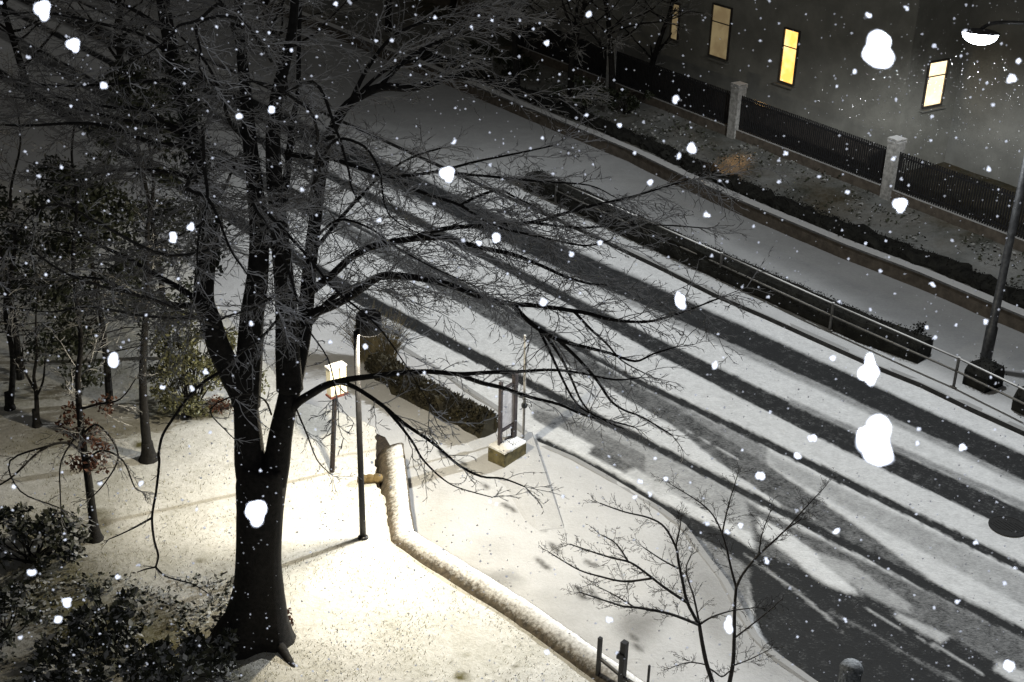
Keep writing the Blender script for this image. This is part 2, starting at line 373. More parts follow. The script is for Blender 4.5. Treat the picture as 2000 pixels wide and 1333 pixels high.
o = mb.build('kerb', MAT['kerb']); tag(o, kind='structure')
# low tapering kerb across the pavement
a, b = at(1038, 852), at(1102, 1032); q = (b - a) / np.linalg.norm(b - a); nq = np.array([q[1], -q[0], 0])
mb = MB(); L = np.linalg.norm(b - a); secs = []
for i in range(25):
    t0 = i / 24; p0 = a + q * L * t0; h0 = .10 * (1 - t0) ** .8 + .004
    secs.append([p0 + nq * o + (0, 0, h) for o, h in ((1.7 * (1 - .5 * t0), -.04), (1.1 * (1 - .5 * t0), .3 * h0), (.5, .75 * h0), (.02, h0), (-.015, h0 - .01), (-.02, -.06))])
mb.add([v for sc in secs for v in sc], [(i * 6 + j, i * 6 + j + 1, i * 6 + j + 7, i * 6 + j + 6) for i in range(24) for j in range(5)])
o = mb.build('low_kerb', pave_mat, smooth=False); set_attr(o.data, np.array([.60, .60, .60, .58, .15, .0] * 25))
tag(o, 'low tapering snow covered kerb edge running diagonally over the pavement', 'kerb edge')

# ------------------------------------------------------------------ lawn terrace
ZL = .5
edge_px = [(1330, 1420), (1195, 1328), (1100, 1250), (1000, 1182), (930, 1138), (880, 1106), (830, 1084), (792, 1066), (764, 1046), (757, 1010), (752, 975), (742, 955), (736, 952), (733, 900), (734, 836), (700, 818), (655, 803), (592, 786), (560, 752), (500, 690), (430, 600), (330, 470)]
lawn_edge = [at(x, y, ZL)[:2] for x, y in edge_px]
jag = [lawn_edge[0]]
for a, b in zip(lawn_edge[:-1], lawn_edge[1:]):
    n = max(1, int(np.linalg.norm(b - a) / .09))
    if np.linalg.norm(a - np.array([-2., 20.])) > 9: n = 1
    for k in range(1, n + 1):
        q = a + (b - a) * k / n; jag.append(q + (np.random.rand(2) - .5) * (.05 if n > 1 else 0))
poly = jag + [np.array([-60., 70.]), np.array([-60., 5.]), np.array([6., 5.])]
LP, LF, lb = cdt(poly, .11, (-9.5, 13., 2.2, 27.), 1.1)
lv = np.full(len(LP), .72); lj = jitter(LP, .7, .5) + jitter(LP, 3., .12)
def pl(px, v, soft): paint(lv, LP, [at(x, y, ZL)[:2] for x, y in px], v, soft, lj)
pl([(0,1010),(200,1040),(300,1090),(420,1180),(470,1290),(560,1345),(0,1345)], .16, .8)  # bare soil under the bushes, also painted dark for the big tree's shade
pl([(540,1230),(640,1255),(760,1290),(900,1345),(540,1345)], .58, .5)
pl([(900,1345),(760,1290),(700,1230),(900,1200),(1050,1270),(1150,1345)], .66, .6)
pl([(200,1080),(330,1060),(440,1100),(460,1200),(380,1180)], .5, .5)
pl([(0,860),(200,850),(260,920),(230,1010),(0,1000)], .56, 1.0)
pl([(0,560),(300,600),(300,800),(0,830)], .3, 1.2)  # this strip and the next: ground darkened to offset lamp spill
pl([(0,780),(290,800),(300,850),(200,890),(0,880)], .42, .8)
pl([(300,790),(440,780),(450,815),(380,826),(310,815)], .25, .3)
pl([(200,1060),(330,1080),(440,1150),(400,1190),(250,1150)], .55, .7)
pl([(190,1010),(225,1010),(220,1045),(195,1040)], .2, .25)
for x, y, r in [(900,1322,.13),(765,1222,.07),(660,1037,.06),(392,1095,.05),(905,1280,.05),(560,1240,.05),(280,870,.2),(1010,1300,.05)]:
    c = at(x, y, ZL)[:2]; paint(lv, LP, [c + r * np.array([math.cos(t), .7 * math.sin(t)]) for t in np.linspace(0, 6.28, 9)[:-1]], .05, .06)
def lawn_z(x, y): return ZL + noise.noise((x * .35, y * .35, 9.)) * .05 + noise.noise((x * 1.7, y * 1.7, 2.)) * .012
lz = np.array([lawn_z(x, y) for x, y in LP])
ground_lawn = ground_mat('lawn_snow', (.10, .09, .035), (.78, .77, .73), .27, .18, 13., .9, .5, low2=(.085, .075, .045))
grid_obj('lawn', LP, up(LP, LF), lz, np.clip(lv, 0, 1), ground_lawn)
mb = MB()
for a, b in zip(jag[:-1], jag[1:]):
    mb.add([(*a, lawn_z(*a) + .002), (*b, lawn_z(*b) + .002), (*b, -.3), (*a, -.3)], [(0, 1, 2, 3)])
o = mb.build('bank', MAT['soil']); tag(o, kind='structure')
# strip of bare soil between lawn and wall, level of the path
mb = MB(); mb.prism([at(x, y, .3)[:2] for x, y in [(733, 830), (752, 838), (770, 868), (768, 960), (748, 975), (735, 960)]], -.2, .10)
o = mb.build('soil', MAT['soil']); tag(o, kind='structure')

# ------------------------------------------------------------------ low stone wall
wz = .66
wc = [at(x, y, wz) for x, y in [(766, 866), (772, 920), (778, 985), (786, 1040)]]; wc2 = [at(x, y, wz) for x, y in [(790, 1044), (838, 1074), (920, 1124), (1010, 1180), (1110, 1250), (1200, 1314), (1330, 1405)]]
def densify(L, st=.15):
    out = [L[0]]
    for a, b in zip(L[:-1], L[1:]):
        n = max(1, int(np.linalg.norm(b - a) / st)); out += [a + (b - a) * k / n for k in range(1, n + 1)]
    return out
cl = densify(wc + wc2); cl = [np.array([p[0], p[1], 0]) for p in cl]
prof = [(-.225, -.7), (-.225, .63), (-.18, .665), (-.10, .66), (0, .635), (.10, .59), (.19, .53), (.26, .45), (.30, .38), (.30, -.7)]
mb = MB(); mb.sweep(cl, prof)
mb.v = [(x + noise.noise((x * 5, y * 5, z * 5)) * .010, y + noise.noise((x * 5, y * 5, z * 5 + 9)) * .010, z + (noise.noise((x * 4, y * 4, 7)) * .014 if z > .4 else 0)) for x, y, z in mb.v]
w = solo(mb, 'garden_wall', MAT['wall'], cl[8], 'low rounded stone wall dusted with snow bending between lawn and pavement', 'wall', smooth=True)
c = at(723, 938, .55); mb = MB()
for k in range(3): mb.lathe(c + np.array([-.13 + k * .13, .02 * k, -.05]), [(.02, 0), (.11, .02), (.12, .09), (.07, .14), (.02, .15)], 9)
mb.v = [(x + noise.noise((x * 9, y * 9, z * 9)) * .04, y + noise.noise((x * 9, y * 9, z * 9 + 4)) * .04, z) for x, y, z in mb.v]
solo(mb, 'edging_stone', plain('brown_stone', (.12, .085, .035), .9, var=.4), c, 'rough brown stone lying at the end of the low wall beside the lamp post', 'stone', smooth=True)

# ------------------------------------------------------------------ far side of the street
def poly_line(px, z): return [at(x, y, z)[:2] for x, y in px]
fk = poly_line([(1170, 462), (1300, 524), (1400, 574), (1500, 617), (1600, 662), (1720, 716), (1800, 748), (1900, 796), (2000, 841)], 0.)
fk = [fk[0] - D * 45] + fk + [fk[-1] + D * 14]
foot_px = [(1230, 318), (1330, 368), (1475, 433), (1650, 508), (1790, 562), (2000, 653)]
ft = poly_line(foot_px, 0.); df = ft[-1] - ft[1]; df /= np.linalg.norm(df); NF = np.array([-df[1], df[0]])
ft = [ft[0] - df * 45] + ft + [ft[-1] + df * 14]
mb = MB(); mb.sweep([np.array([*p, 0]) for p in fk], [(-.12, -.3), (-.12, 0.0), (.03, .0), (.05, -.3)])
o = mb.build('kerb', MAT['kerb']); tag(o, kind='structure')
poly = fk + ft[::-1]
VP, VF, _ = cdt(poly, .22, (0., 20., 14., 44.), 1.5)
va = np.full(len(VP), .50); vj = jitter(VP, 1., .25)
def off(L, d, nn=N): return [p + nn * d for p in L]
paint(va, VP, fk + off(fk, .75)[::-1], .72, .3, vj)
paint(va, VP, [at(x, y)[:2] for x, y in [(1330,420),(1430,470),(1560,535),(1700,610),(1800,660),(1650,600),(1500,530),(1380,475)]], .72, .5, vj)
paint(va, VP, [at(x, y)[:2] for x, y in [(1930,700),(2020,740),(2020,770),(1940,740)]], .7, .4, vj)
grid_obj('footway', VP, up(VP, VF), np.array([noise.noise((x, y, 1)) * .02 for x, y in VP]), va, ground_mat('footway_snow', (.07, .07, .07), (.70, .71, .71), .12, .10, 13., .8, .3))

# brown retaining wall with its coping
hwall = .42
mb = MB(); mb.sweep([np.array([*p, 0]) for p in ft], [(-.25, -.3), (-.25, hwall), (0, hwall), (0, -.3)])
t = empty('retaining_wall', (*ft[3], 0), 'long low brown retaining wall with thin snowy coping behind the footway', 'wall')
mb.build('wall_face', MAT['brownwall'], t)
mb = MB(); mb.sweep([np.array([*p, hwall + .002]) for p in ft], [(-.30, 0), (-.30, .06), (.05, .06), (.05, 0)]); mb.build('coping', MAT['railsnow'], t)
# garden
ZG = .95
fbz = ZG
fence_px = [(1437, 268), (1738, 386)]
f0, f1 = at(1434, 266, fbz)[:2], at(1735, 384, fbz)[:2]; dfn = f1 - f0; span = np.linalg.norm(dfn); dfn /= span; NFn = np.array([-dfn[1], dfn[0]])
fl = [f0 - dfn * 45, f0 - dfn * 8, f0, f1, f1 + dfn * 8, f1 + dfn * 25]
g0 = off(ft, .25, NF)
poly = g0 + [fl[-1] + NFn * 14, fl[0] + NFn * 14]
GP, GF, _ = cdt(poly, .25, (2., 28., 17., 52.), 2.)
def garden_z(x, y):
    p = np.array([x, y]); d0 = (p - ft[2]) @ NF; d1 = (p - f0) @ NFn; t = min(1, max(0, d0 / max(.1, d0 - d1))) if d1 < 0 else 1
    return hwall - .02 + (ZG - hwall) * t + noise.noise((x * .7, y * .7, 4)) * .05
ga = np.full(len(GP), .42) + jitter(GP, .5, .35) + jitter(GP, 2.2, .2)
ga[[(p - f0) @ NFn > .1 for p in GP]] = .12
grid_obj('garden', GP, up(GP, GF), np.array([garden_z(*p) for p in GP]), np.clip(ga, 0, 1), ground_mat('garden_ground', (.045, .045, .032), (.34, .35, .345), .30, .15, 9., .9, .7, low2=(.07, .055, .03)))

# ------------------------------------------------------------------ iron fence
def fence_panel(a, b, label, zb):
    L = np.linalg.norm(b - a); u = (b - a) / L; yaw = math.atan2(u[1], u[0]); c = (a + b) / 2
    t = empty('iron_fence', (*c, zb), label, 'fence', 'iron fence panels on the low base')
    mb = MB(); mb.box((*c, zb - .15), (L - .36, .22, .42), yaw, True); mb.build('base', MAT['brownwall'], t)
    mb = MB()
    for zz in (.42, 1.3): mb.box((*c, zb + zz), (L - .36, .035, .05), yaw)
    mb.build('rail', MAT['iron'], t)
    mb = MB(); n = int((L - .4) / .085)
    for k in range(n + 1):
        p = a + u * (.2 + (L - .4) * k / n); mb.box((*p, zb + .27), (.042, .03, 1.16), yaw, True)
    mb.build('bars', MAT['iron'], t)
def pillar(p, label, zb):
    t = empty('fence_pillar', (*p, zb), label, 'pillar', 'pale pillars of the iron fence'); yaw = math.atan2(dfn[1], dfn[0])
    mb = MB(); mb.box((*p, zb - .3), (.36, .36, 1.95), yaw, True); mb.build('shaft', MAT['pillar'], t)
    mb = MB(); mb.box((*p, zb + 1.652), (.40, .40, .07), yaw, True); mb.prism([p + .2 * (np.array([math.cos(yaw + a), math.sin(yaw + a)])) * 1.41 for a in (R(45), R(135), R(225), R(315))], zb + 1.744, zb + 1.80); mb.build('cap', MAT['pillar'], t)
pts = [f0 - dfn * span * 2, f0 - dfn * span, f0, f1, f1 + dfn * span]
pillar(pts[1], 'fence pillar hidden among the dark garden trees', ZG); pillar(pts[2], 'pale fence pillar below the dull brown window', ZG); pillar(pts[3], 'pale fence pillar nearest the street lamp, below the warm window of the side wall', ZG)
fence_panel(pts[0], pts[1], 'black iron fence panel behind the bare garden trees', ZG)
fence_panel(pts[1], pts[2], 'black iron fence panel ending at the pillar below the dull brown window', ZG)
fence_panel(pts[2], pts[3], 'black iron fence panel between the two pale pillars', ZG)
fence_panel(pts[3], pts[4], 'black iron fence panel running past the tall street lamp pole', ZG)

# ------------------------------------------------------------------ building
BW = 1.7                                      # yard between fence and facade
fa = f0 + NFn * BW
def on_plane(px, py, p0, nn):
    d = ray(px, py); n3 = np.array([nn[0], nn[1], 0]); t = ((np.array([*p0, 0]) - EYE) @ n3) / (d @ n3); return EYE + d * t
c1 = on_plane(1763, 210, fa, NFn)[:2]          # outer corner
# return wall runs back from the corner
k = None
for dd in np.arange(.5, 12, .05):
    q = c1 + NFn * dd
    for zz in (4.,):
        pz_ = on_plane(1863, 210, c1, dfn)
c2 = pz_[:2]
HB = 13.
bd = empty('apartment_house', (*c1, ZG), 'dark plastered house behind the iron fence with a few lit windows', 'house')
a0 = c1 - dfn * 34
mb = MB(); dep = float((c2 - c1) @ NFn); dep = max(1.5, dep)
c2 = c1 + NFn * dep; c3 = c2 + dfn * 26
poly = [a0, c1, c1 + NFn * (dep + 9), a0 + NFn * (dep + 9)]
mb.prism(poly, ZG - .4, HB); mb.build('wall', MAT['plaster'], bd)
mb = MB(); mb.prism([c2 + dfn * .003 + NFn * 0.0, c3, c3 + NFn * 9, c2 + dfn * .003 + NFn * 9], ZG - .4, HB); mb.build('wall', MAT['plaster2'], bd)
mb = MB(); mb.prism([a0 - NFn * .4, c1 - NFn * .4 + dfn * .4, c1 + dfn * .4 + NFn * (dep - .4), c3 + NFn * (-.4), c3 + NFn * 9.4, a0 + NFn * (dep + 9.4)], HB + .003, HB + .3); mb.build('roof', MAT['roof'], bd)
mb = MB(); mb.prism([a0 - NFn * .06, c1 - NFn * .06, c1 - NFn * .002, a0 - NFn * .002], ZG - .4, ZG + .7); mb.build('plinth', MAT['brownwall'], bd)
G_hot = window_glow('window_yellow', (1., .50, .10), (1., .70, .27), 1.8)
G_white = window_glow('window_white', (1., .74, .40), (1., .84, .54), 1.9)
G_dim = window_glow('window_dull', (.36, .26, .13), (.48, .37, .19), .42)
def window(cpx, w, h, plane0, nn, along, mat, label):
    """window on a wall: pane, frame bars and sill"""
    p = on_plane(cpx[0], cpx[1], plane0, nn); yaw = math.atan2(along[1], along[0]); o3 = np.array([nn[0], nn[1], 0]); al = np.array([along[0], along[1], 0])
    c = p - o3 * .01
    mb = MB(); mb.box(c, (w, .02, h), yaw); wn = mb.build('window', mat, bd); wn['label'] = label
    mb = MB(); c = p - o3 * .035
    for sx in (-1, 1): mb.box(c + al * sx * (w / 2 + .025), (.05, .07, h + .10), yaw)
    for sz in (-1, 1): mb.box(c + np.array([0, 0, sz * (h / 2 + .025)]), (w - .002, .068, .05), yaw)
    mb.box(c + np.array([0, 0, h * .18]), (w - .002, .05, .03), yaw)
    mb.build('frame', MAT['wframe'], wn)
    mb = MB(); mb.box(p - o3 * .09 + np.array([0, 0, -h / 2 - .115]), (w + .26, .18, .05), yaw); mb.build('sill', MAT['plaster2'], wn)
    return p
DD = 50 / FPX
w3 = window((1543, 111), .62, 1.72, fa, NFn, dfn, G_hot, 'bright yellow lit window')
window((1408, 63), .92, 1.75, fa, NFn, dfn, G_dim, 'wide dull brown window')
window((1320, 43), .36, 1.25, fa, NFn, dfn, G_dim, 'narrow dull brown window')
window((1825, 163), .80, 1.35, c1, -dfn, NFn, G_white, 'bright warm window in the side wall')

# ------------------------------------------------------------------ vegetation tools
def unit(v): return v / (np.linalg.norm(v) + 1e-9)
def smooth_path(pts, sub=4):
    pts = [np.array(p, float) for p in pts]; n = len(pts); out = []
    for i in range(n - 1):
        p0, p1, p2, p3 = pts[max(i - 1, 0)], pts[i], pts[i + 1], pts[min(i + 2, n - 1)]
        for k in range(sub):
            t = k / sub; out.append(.5 * ((2 * p1) + (-p0 + p2) * t + (2 * p0 - 5 * p1 + 4 * p2 - p3) * t * t + (-p0 + 3 * p1 - 3 * p2 + p3) * t ** 3))
    out.append(pts[-1]); return out
def wander(p, d, L, n, bend=.25, grav=0.):
    pts = [np.array(p, float)]; d = unit(d)
    for i in range(n):
        d = unit(d + np.random.randn(3) * bend + np.array([0, 0, grav])); pts.append(pts[-1] + d * L / n)
    return pts
def side(t, ang):
    r = np.random.randn(3); r -= t * r.dot(t); r = unit(r); return unit(t * math.cos(ang) + r * math.sin(ang))
def gauss3():
    g = random.gauss; return g(0, 1), g(0, 1), g(0, 1)
def nrm(x, y, z):
    l = math.sqrt(x * x + y * y + z * z) + 1e-9; return x / l, y / l, z / l
def thin(mb, pts, r0, r1):
    """three sided tapering twig, ending in a point"""
    n = len(pts); a, b = pts[0], pts[-1]; tx, ty, tz = nrm(b[0] - a[0], b[1] - a[1], b[2] - a[2])
    ux, uy, uz = nrm(*((ty, -tx, 0) if abs(tz) < .9 else (0, tz, -ty))); wx, wy, wz = ty * uz - tz * uy, tz * ux - tx * uz, tx * uy - ty * ux
    v = mb.v; f = mb.f; o = len(v)
    for i, p in enumerate(pts[:-1]):
        r = r0 + (r1 - r0) * i / (n - 1)
        for c, s_ in ((1, 0), (-.5, .866), (-.5, -.866)): v.append((p[0] + r * (c * ux + s_ * wx), p[1] + r * (c * uy + s_ * wy), p[2] + r * (c * uz + s_ * wz)))
    v.append(tuple(b))
    for i in range(n - 2):
        q = o + i * 3
        for j in range(3): f.append((q + j, q + (j + 1) % 3, q + 3 + (j + 1) % 3, q + 3 + j))
    q = o + (n - 2) * 3
    for j in range(3): f.append((q + j, q + (j + 1) % 3, o + (n - 1) * 3))
def twigs(mb, path, L0, r0, gap, levels, grav=-.03, start=.15, fine=1., flat=.6, tip=True):
    """side branches along a path, recursively"""
    path = [tuple(map(float, p)) for p in path]; seg = [math.dist(a, b) for a, b in zip(path[:-1], path[1:])]; tot = sum(seg); s = tot * start; k = 0; acc = 0.
    while s < tot:
        while k < len(seg) - 1 and acc + seg[k] < s: acc += seg[k]; k += 1
        a, b = path[k], path[k + 1]; u = min(1, (s - acc) / (seg[k] + 1e-9)); q = (a[0] + (b[0] - a[0]) * u, a[1] + (b[1] - a[1]) * u, a[2] + (b[2] - a[2]) * u); t = nrm(b[0] - a[0], b[1] - a[1], b[2] - a[2])
        f = s / tot; L = L0 * (1.05 - .55 * f) * random.uniform(.4, 1.25); g = gauss3(); dt = g[0] * t[0] + g[1] * t[1] + g[2] * t[2]; r = nrm(g[0] - dt * t[0], g[1] - dt * t[1], g[2] - dt * t[2])
        an = R(random.uniform(24, 58)); c, sn = math.cos(an), math.sin(an); d = nrm(t[0] * c + r[0] * sn, t[1] * c + r[1] * sn, (t[2] * c + r[2] * sn) * flat)
        grow(mb, q, d, L, r0 * (1.1 - .5 * f), gap, levels, grav, flat)
        s += gap * random.uniform(.5, 1.5)
    if tip:
        a, b = path[-2], path[-1]; t = nrm(b[0] - a[0], b[1] - a[1], b[2] - a[2])
        for i in range(3):
            g = gauss3(); grow(mb, b, nrm(t[0] + g[0] * .3, t[1] + g[1] * .3, t[2] + g[2] * .3), L0 * random.uniform(.4, .8), r0 * .7, gap, levels, grav, flat)
RMIN = .0042
def grow(mb, q, d, L, rr, gap, levels, grav, flat):
    n = 5 if levels > 1 else 3; w = [q]; p = q
    for i in range(n):
        g = gauss3(); d = nrm(d[0] + g[0] * .18, d[1] + g[1] * .18, d[2] + g[2] * .14 + grav); p = (p[0] + d[0] * L / n, p[1] + d[1] * L / n, p[2] + d[2] * L / n); w.append(p)
    rr = max(RMIN, rr); thin(mb, w, rr, max(RMIN * .8, rr * .5))
    if levels > 1: twigs(mb, w, L * .5, rr * .6, gap * .6, levels - 1, grav, .15, 1., flat, False)
def leaves(mb, c, rad, n, size, seed=0, shell=.45, up_=0.):
    """leaf-shaped faces spread through a lumpy crown"""
    c = np.array(c, float); rad = np.array(rad, float)
    for i in range(n):
        while True:
            u = np.random.uniform(-1, 1, 3); l = np.linalg.norm(u)
            if l < 1:
                k = noise.noise(Vector(u * 2.3 + seed)) * .45
                if l < .78 + k and (l > shell or random.random() < .35): break
        p = c + u * rad; d = unit(np.random.randn(3) + np.array([0, 0, up_])); e = side(d, R(90)); s = size * random.uniform(.6, 1.4)
        mb.add([p, p + d * s * .5 + e * s * .26, p + d * s, p + d * s * .5 - e * s * .26], [(0, 1, 2, 3)])
def bush(name, px, rad, n, size, mat, label, z=ZL, lift=.75, seed=0, cat='bush', group=None, stems=7):
    b = at(px[0], px[1], z); t = empty(name, b, label, cat, group); mb = MB(); m2 = MB(); rad = np.array(rad); nc = max(8, n // 90)
    for k in range(nc):
        u = unit(np.random.randn(3)) * random.uniform(.35, 1.0) ** .6; u[2] = abs(u[2]) * 1.15 - .25 if lift < .9 else u[2]
        c = b + np.array([0, 0, rad[2] * lift]) + u * rad; sc = random.uniform(.16, .30) * (rad.mean() ** .5)
        leaves(mb, c, (sc, sc, sc * .75), int(n / nc * random.uniform(.5, 1.5)), size, seed + k, .2, .25)
        m2.tube([b + np.array([random.uniform(-.1, .1), random.uniform(-.1, .1), 0]), (b + c) / 2 + np.random.randn(3) * .05, c], [.018, .012, .006], 4, False)
    mb.build('foliage', mat, t); m2.build('stem', MAT['bark'], t); return t

# ------------------------------------------------------------------ the big bare tree
TB = at(490, 1238, ZL); TY = TB[1]
def L3(pts): return [atY(x, y, TY + (p[0] if p else 0)) for x, y, *p in pts]
tree = empty('bare_tree', TB, 'large bare many stemmed tree with black trunk beside the lit lawn', 'tree')
tr = MB(); cr = MB(); PXM = 1 / 110.
def depth(p): return float(M.T[2] @ (np.array(p) - EYE))
def limb(pts, w0, w1, k=10, sub=4, tw=None):
    into = tr; w0 *= .85 if w0 < 30 else 1.; p = smooth_path(L3(pts), sub); n = len(p); r = [max(.005, (w0 + (w1 * .7 - w0) * (i / (n - 1)) ** .9) * depth(q) / FPX / 2) for i, q in enumerate(p)]
    into.tube(p, r, k)
    if tw: twigs(cr, p, *tw)
    return p
# trunk, widths in photo pixels
tp = L3([(496, 1262), (494, 1235), (500, 1195), (504, 1150), (505, 1100), (507, 1050), (509, 1000), (511, 950), (513, 905)]); tw_ = [172, 146, 108, 93, 86, 85, 87, 93, 84]
tr.tube(smooth_path(tp, 4), list(np.interp(np.linspace(0, 8, 33), range(9), tw_) * 21.2 / FPX / 2), 24)
def lobes(v):
    x, y, z = v; f = max(0., min(1., (2.1 - z) / 1.7)) ** 1.5; a = math.atan2(y - TB[1], x - TB[0]); k = 1 + f * (.16 * math.cos(3 * a + .6) + .09 * math.cos(5 * a + 2.) + .05 * math.cos(9 * a)) + .03 * math.cos(7 * a + z); return (TB[0] + (x - TB[0]) * k, TB[1] + (y - TB[1]) * k, z)
tr.v = [lobes(v) for v in tr.v]
rg = [((446, 1228), (412, 1236), 40), ((546, 1262), (580, 1316), 26), ((440, 1212), (408, 1206), 24)]
for a, b, w in rg:
    A, B_ = at(a[0], a[1], ZL + .03), at(b[0], b[1], ZL - .07); s0 = TB + np.array([.05, .05, .30])
    tr.tube(smooth_path([s0, s0 * .45 + A * .55 + np.array([0, 0, -.02]), A, B_], 4), list(np.linspace(w * 1.7, w * .35, 13) / 119 / 2), 9)
limb([(500, 960), (489, 905), (485, 850), (480, 790), (478, 740)], 70, 58, 14)
limb([(528, 960), (540, 905), (548, 850), (560, 790), (568, 740)], 60, 50, 12)
T1_ = (1.35, .011, .16, 3)
RMIN = .0042
s1 = limb([(478, 780), (452, 730, -.1), (428, 680, -.2), (412, 630, -.3), (398, 585, -.2), (402, 520, 0), (412, 450, .1), (395, 360, .2), (375, 270, .3), (352, 180, .4), (335, 100, .5), (318, 0, .6), (310, -90, .7)], 50, 34, 12, 4, (1.4, .012, .19, 3, -.02, .32))
s2 = limb([(480, 790), (487, 700), (492, 620), (503, 540), (506, 450), (496, 350), (487, 270), (480, 180), (470, 90), (465, 0), (462, -90)], 58, 16, 12, 4, (1.4, .012, .18, 3, -.02, .25))
s3 = limb([(566, 760), (562, 690), (560, 620), (555, 550), (546, 460), (537, 360), (533, 270), (540, 190), (560, 110), (573, 40), (578, -60)], 54, 20, 12, 4, (1.4, .012, .18, 3, -.02, .25))
s4 = limb([(566, 780), (582, 710, .2), (594, 640, .4), (601, 560, .6), (609, 480, .8), (619, 400, 1.), (630, 320, 1.1), (648, 255, 1.2), (680, 205, 1.3), (738, 172, 1.5), (800, 172, 1.7), (850, 162, 1.9), (880, 150, 2.), (930, 156, 2.2), (1000, 172, 2.5), (1065, 188, 2.7), (1110, 192, 3)], 36, 7, 9, 4, T1_)
limb([(545, 460), (556, 380, .3), (566, 290, .6), (572, 235, .7), (582, 180, .8), (584, 80, .9), (588, -30, 1)], 22, 10, 8, 4, T1_)
limb([(735, 178, 1.5), (790, 120, 1.8), (850, 85, 2.1), (920, 65, 2.4), (985, 40, 2.8)], 12, 5, 6, 4, T1_)
limb([(682, 205, 1.3), (720, 130, 1.6), (770, 70, 2), (840, 40, 2.3), (960, 10, 2.8)], 12, 5, 6, 4, T1_)
limb([(690, 195, 1.3), (750, 140, 1.7), (830, 110, 2), (900, 60, 2.5), (980, 30, 3)], 9, 4, 6, 4, T1_)
limb([(600, 575, .6), (626, 555, .2), (650, 536, 0), (695, 497, -.3), (755, 475, -.6), (846, 464, -1), (902, 475, -1.2), (947, 486, -1.4), (1000, 497, -1.6), (1052, 517, -1.8), (1105, 541, -2), (1160, 556, -2.1), (1205, 558, -2.2)], 22, 5, 8, 4, T1_)
limb([(585, 640, .3), (615, 612, .2), (650, 597, 0), (690, 575, -.2), (737, 543, -.4), (769, 538, -.5), (842, 548, -.8), (895, 563, -1), (947, 583, -1.2), (1000, 594, -1.3), (1052, 598, -1.4), (1140, 611, -1.6), (1196, 625, -1.8), (1262, 629, -2), (1315, 616, -2.2), (1350, 604, -2.3), (1405, 583, -2.5)], 24, 4, 8, 4, T1_)
limb([(600, 640, .2), (640, 590, .4), (690, 560, .8), (740, 545, 1), (800, 545, 1.2), (850, 548, 1.4)], 14, 5, 6, 4, T1_)
limb([(1000, 594, -1.3), (1026, 622, -1.4), (1052, 643, -1.5), (1090, 664, -1.6), (1150, 680, -1.7), (1190, 690, -1.8), (1240, 706, -1.9), (1275, 692, -2), (1320, 678, -2.1)], 13, 4, 6, 4, (.9, .010, .2, 3))
limb([(1052, 643, -1.5), (1075, 690, -1.7), (1098, 740, -1.8), (1120, 780, -1.9), (1142, 802, -2), (1184, 822, -2.1)], 8, 4, 5, 4, (.6, .008, .12, 2))
limb([(1062, 650, -1.5), (1096, 700, -1.3), (1118, 745, -1.2), (1136, 785, -1.1), (1165, 815, -1), (1220, 838, -1)], 8, 4, 5, 4, (.6, .008, .12, 2))
limb([(1090, 664, -1.6), (1130, 702, -1.5), (1165, 742, -1.4), (1192, 782, -1.4), (1218, 801, -1.4), (1256, 816, -1.4), (1312, 850, -1.3)], 9, 4, 5, 4, (.7, .008, .2, 3))
limb([(1120, 607, -1.6), (1150, 640, -1.5), (1185, 672, -1.4), (1215, 705, -1.3), (1260, 730, -1.2)], 8, 3, 5, 4, (.7, .008, .2, 3))
limb([(562, 812, 0), (580, 788, -.1), (612, 767, -.3), (637, 753, -.5), (662, 746, -.6), (690, 740, -.8), (765, 731, -1.), (832, 726, -1.2), (895, 731, -1.4), (951, 728, -1.5), (1000, 727, -1.6), (1070, 723, -1.7), (1122, 727, -1.8), (1200, 742, -2), (1250, 738, -2.2)], 22, 4, 8, 4, (.9, .010, .24, 3, -.03, .35))
limb([(662, 746, -.6), (695, 758, -.9), (748, 793, -1.2), (790, 828, -1.4), (846, 866, -1.7), (895, 908, -1.9), (940, 931, -2), (982, 935, -2.1), (1025, 951, -2.2)], 12, 4, 6, 4, (.8, .009, .2, 3))
limb([(748, 793, -1.2), (780, 830, -1.5), (807, 866, -1.7), (825, 897, -1.8), (860, 932, -2), (895, 953, -2.1), (962, 972, -2.2)], 8, 3, 5, 4, (.7, .008, .2, 3))
limb([(895, 731, -1.4), (940, 748, -1.2), (982, 758, -1), (1035, 776, -.9), (1091, 790, -.8), (1140, 811, -.8), (1190, 822, -.8), (1240, 835, -.8)], 12, 4, 6, 4, (.8, .009, .2, 3))
limb([(604, 500, .8), (625, 475, .9), (682, 407, 1.2), (707, 382, 1.3), (738, 350, 1.4), (800, 310, 1.6), (860, 290, 1.8)], 11, 5, 6, 4, T1_)
limb([(560, 300, .3), (600, 307, -.2), (650, 311, -.5), (712, 332, -.8), (762, 345, -1), (850, 336, -1.4), (930, 316, -1.7), (1010, 300, -2), (1080, 285, -2.2)], 14, 4, 7, 4, T1_)
limb([(762, 345, -1), (800, 366, -1.1), (840, 382, -1.2), (900, 402, -1.4), (962, 440, -1.6), (1050, 462, -1.8), (1140, 480, -2), (1190, 470, -2.2)], 10, 4, 6, 4, T1_)
limb([(790, 470, -.7), (870, 447, -.9), (962, 441, -1.1), (1037, 435, -1.3), (1087, 422, -1.5), (1137, 407, -1.7), (1180, 397, -1.8), (1230, 386, -2), (1300, 365, -2.1), (1345, 352, -2.2)], 12, 4, 6, 4, T1_)
limb([(900, 402, -1.4), (930, 385, -1.2), (975, 372, -1), (1005, 385, -.9), (1060, 412, -.8)], 9, 4, 5, 4, T1_)
limb([(1037, 435, -1.3), (1130, 445, -1.3), (1210, 440, -1.3), (1290, 440, -1.4), (1380, 446, -1.5)], 7, 3, 5, 4, (.8, .009, .2, 3))
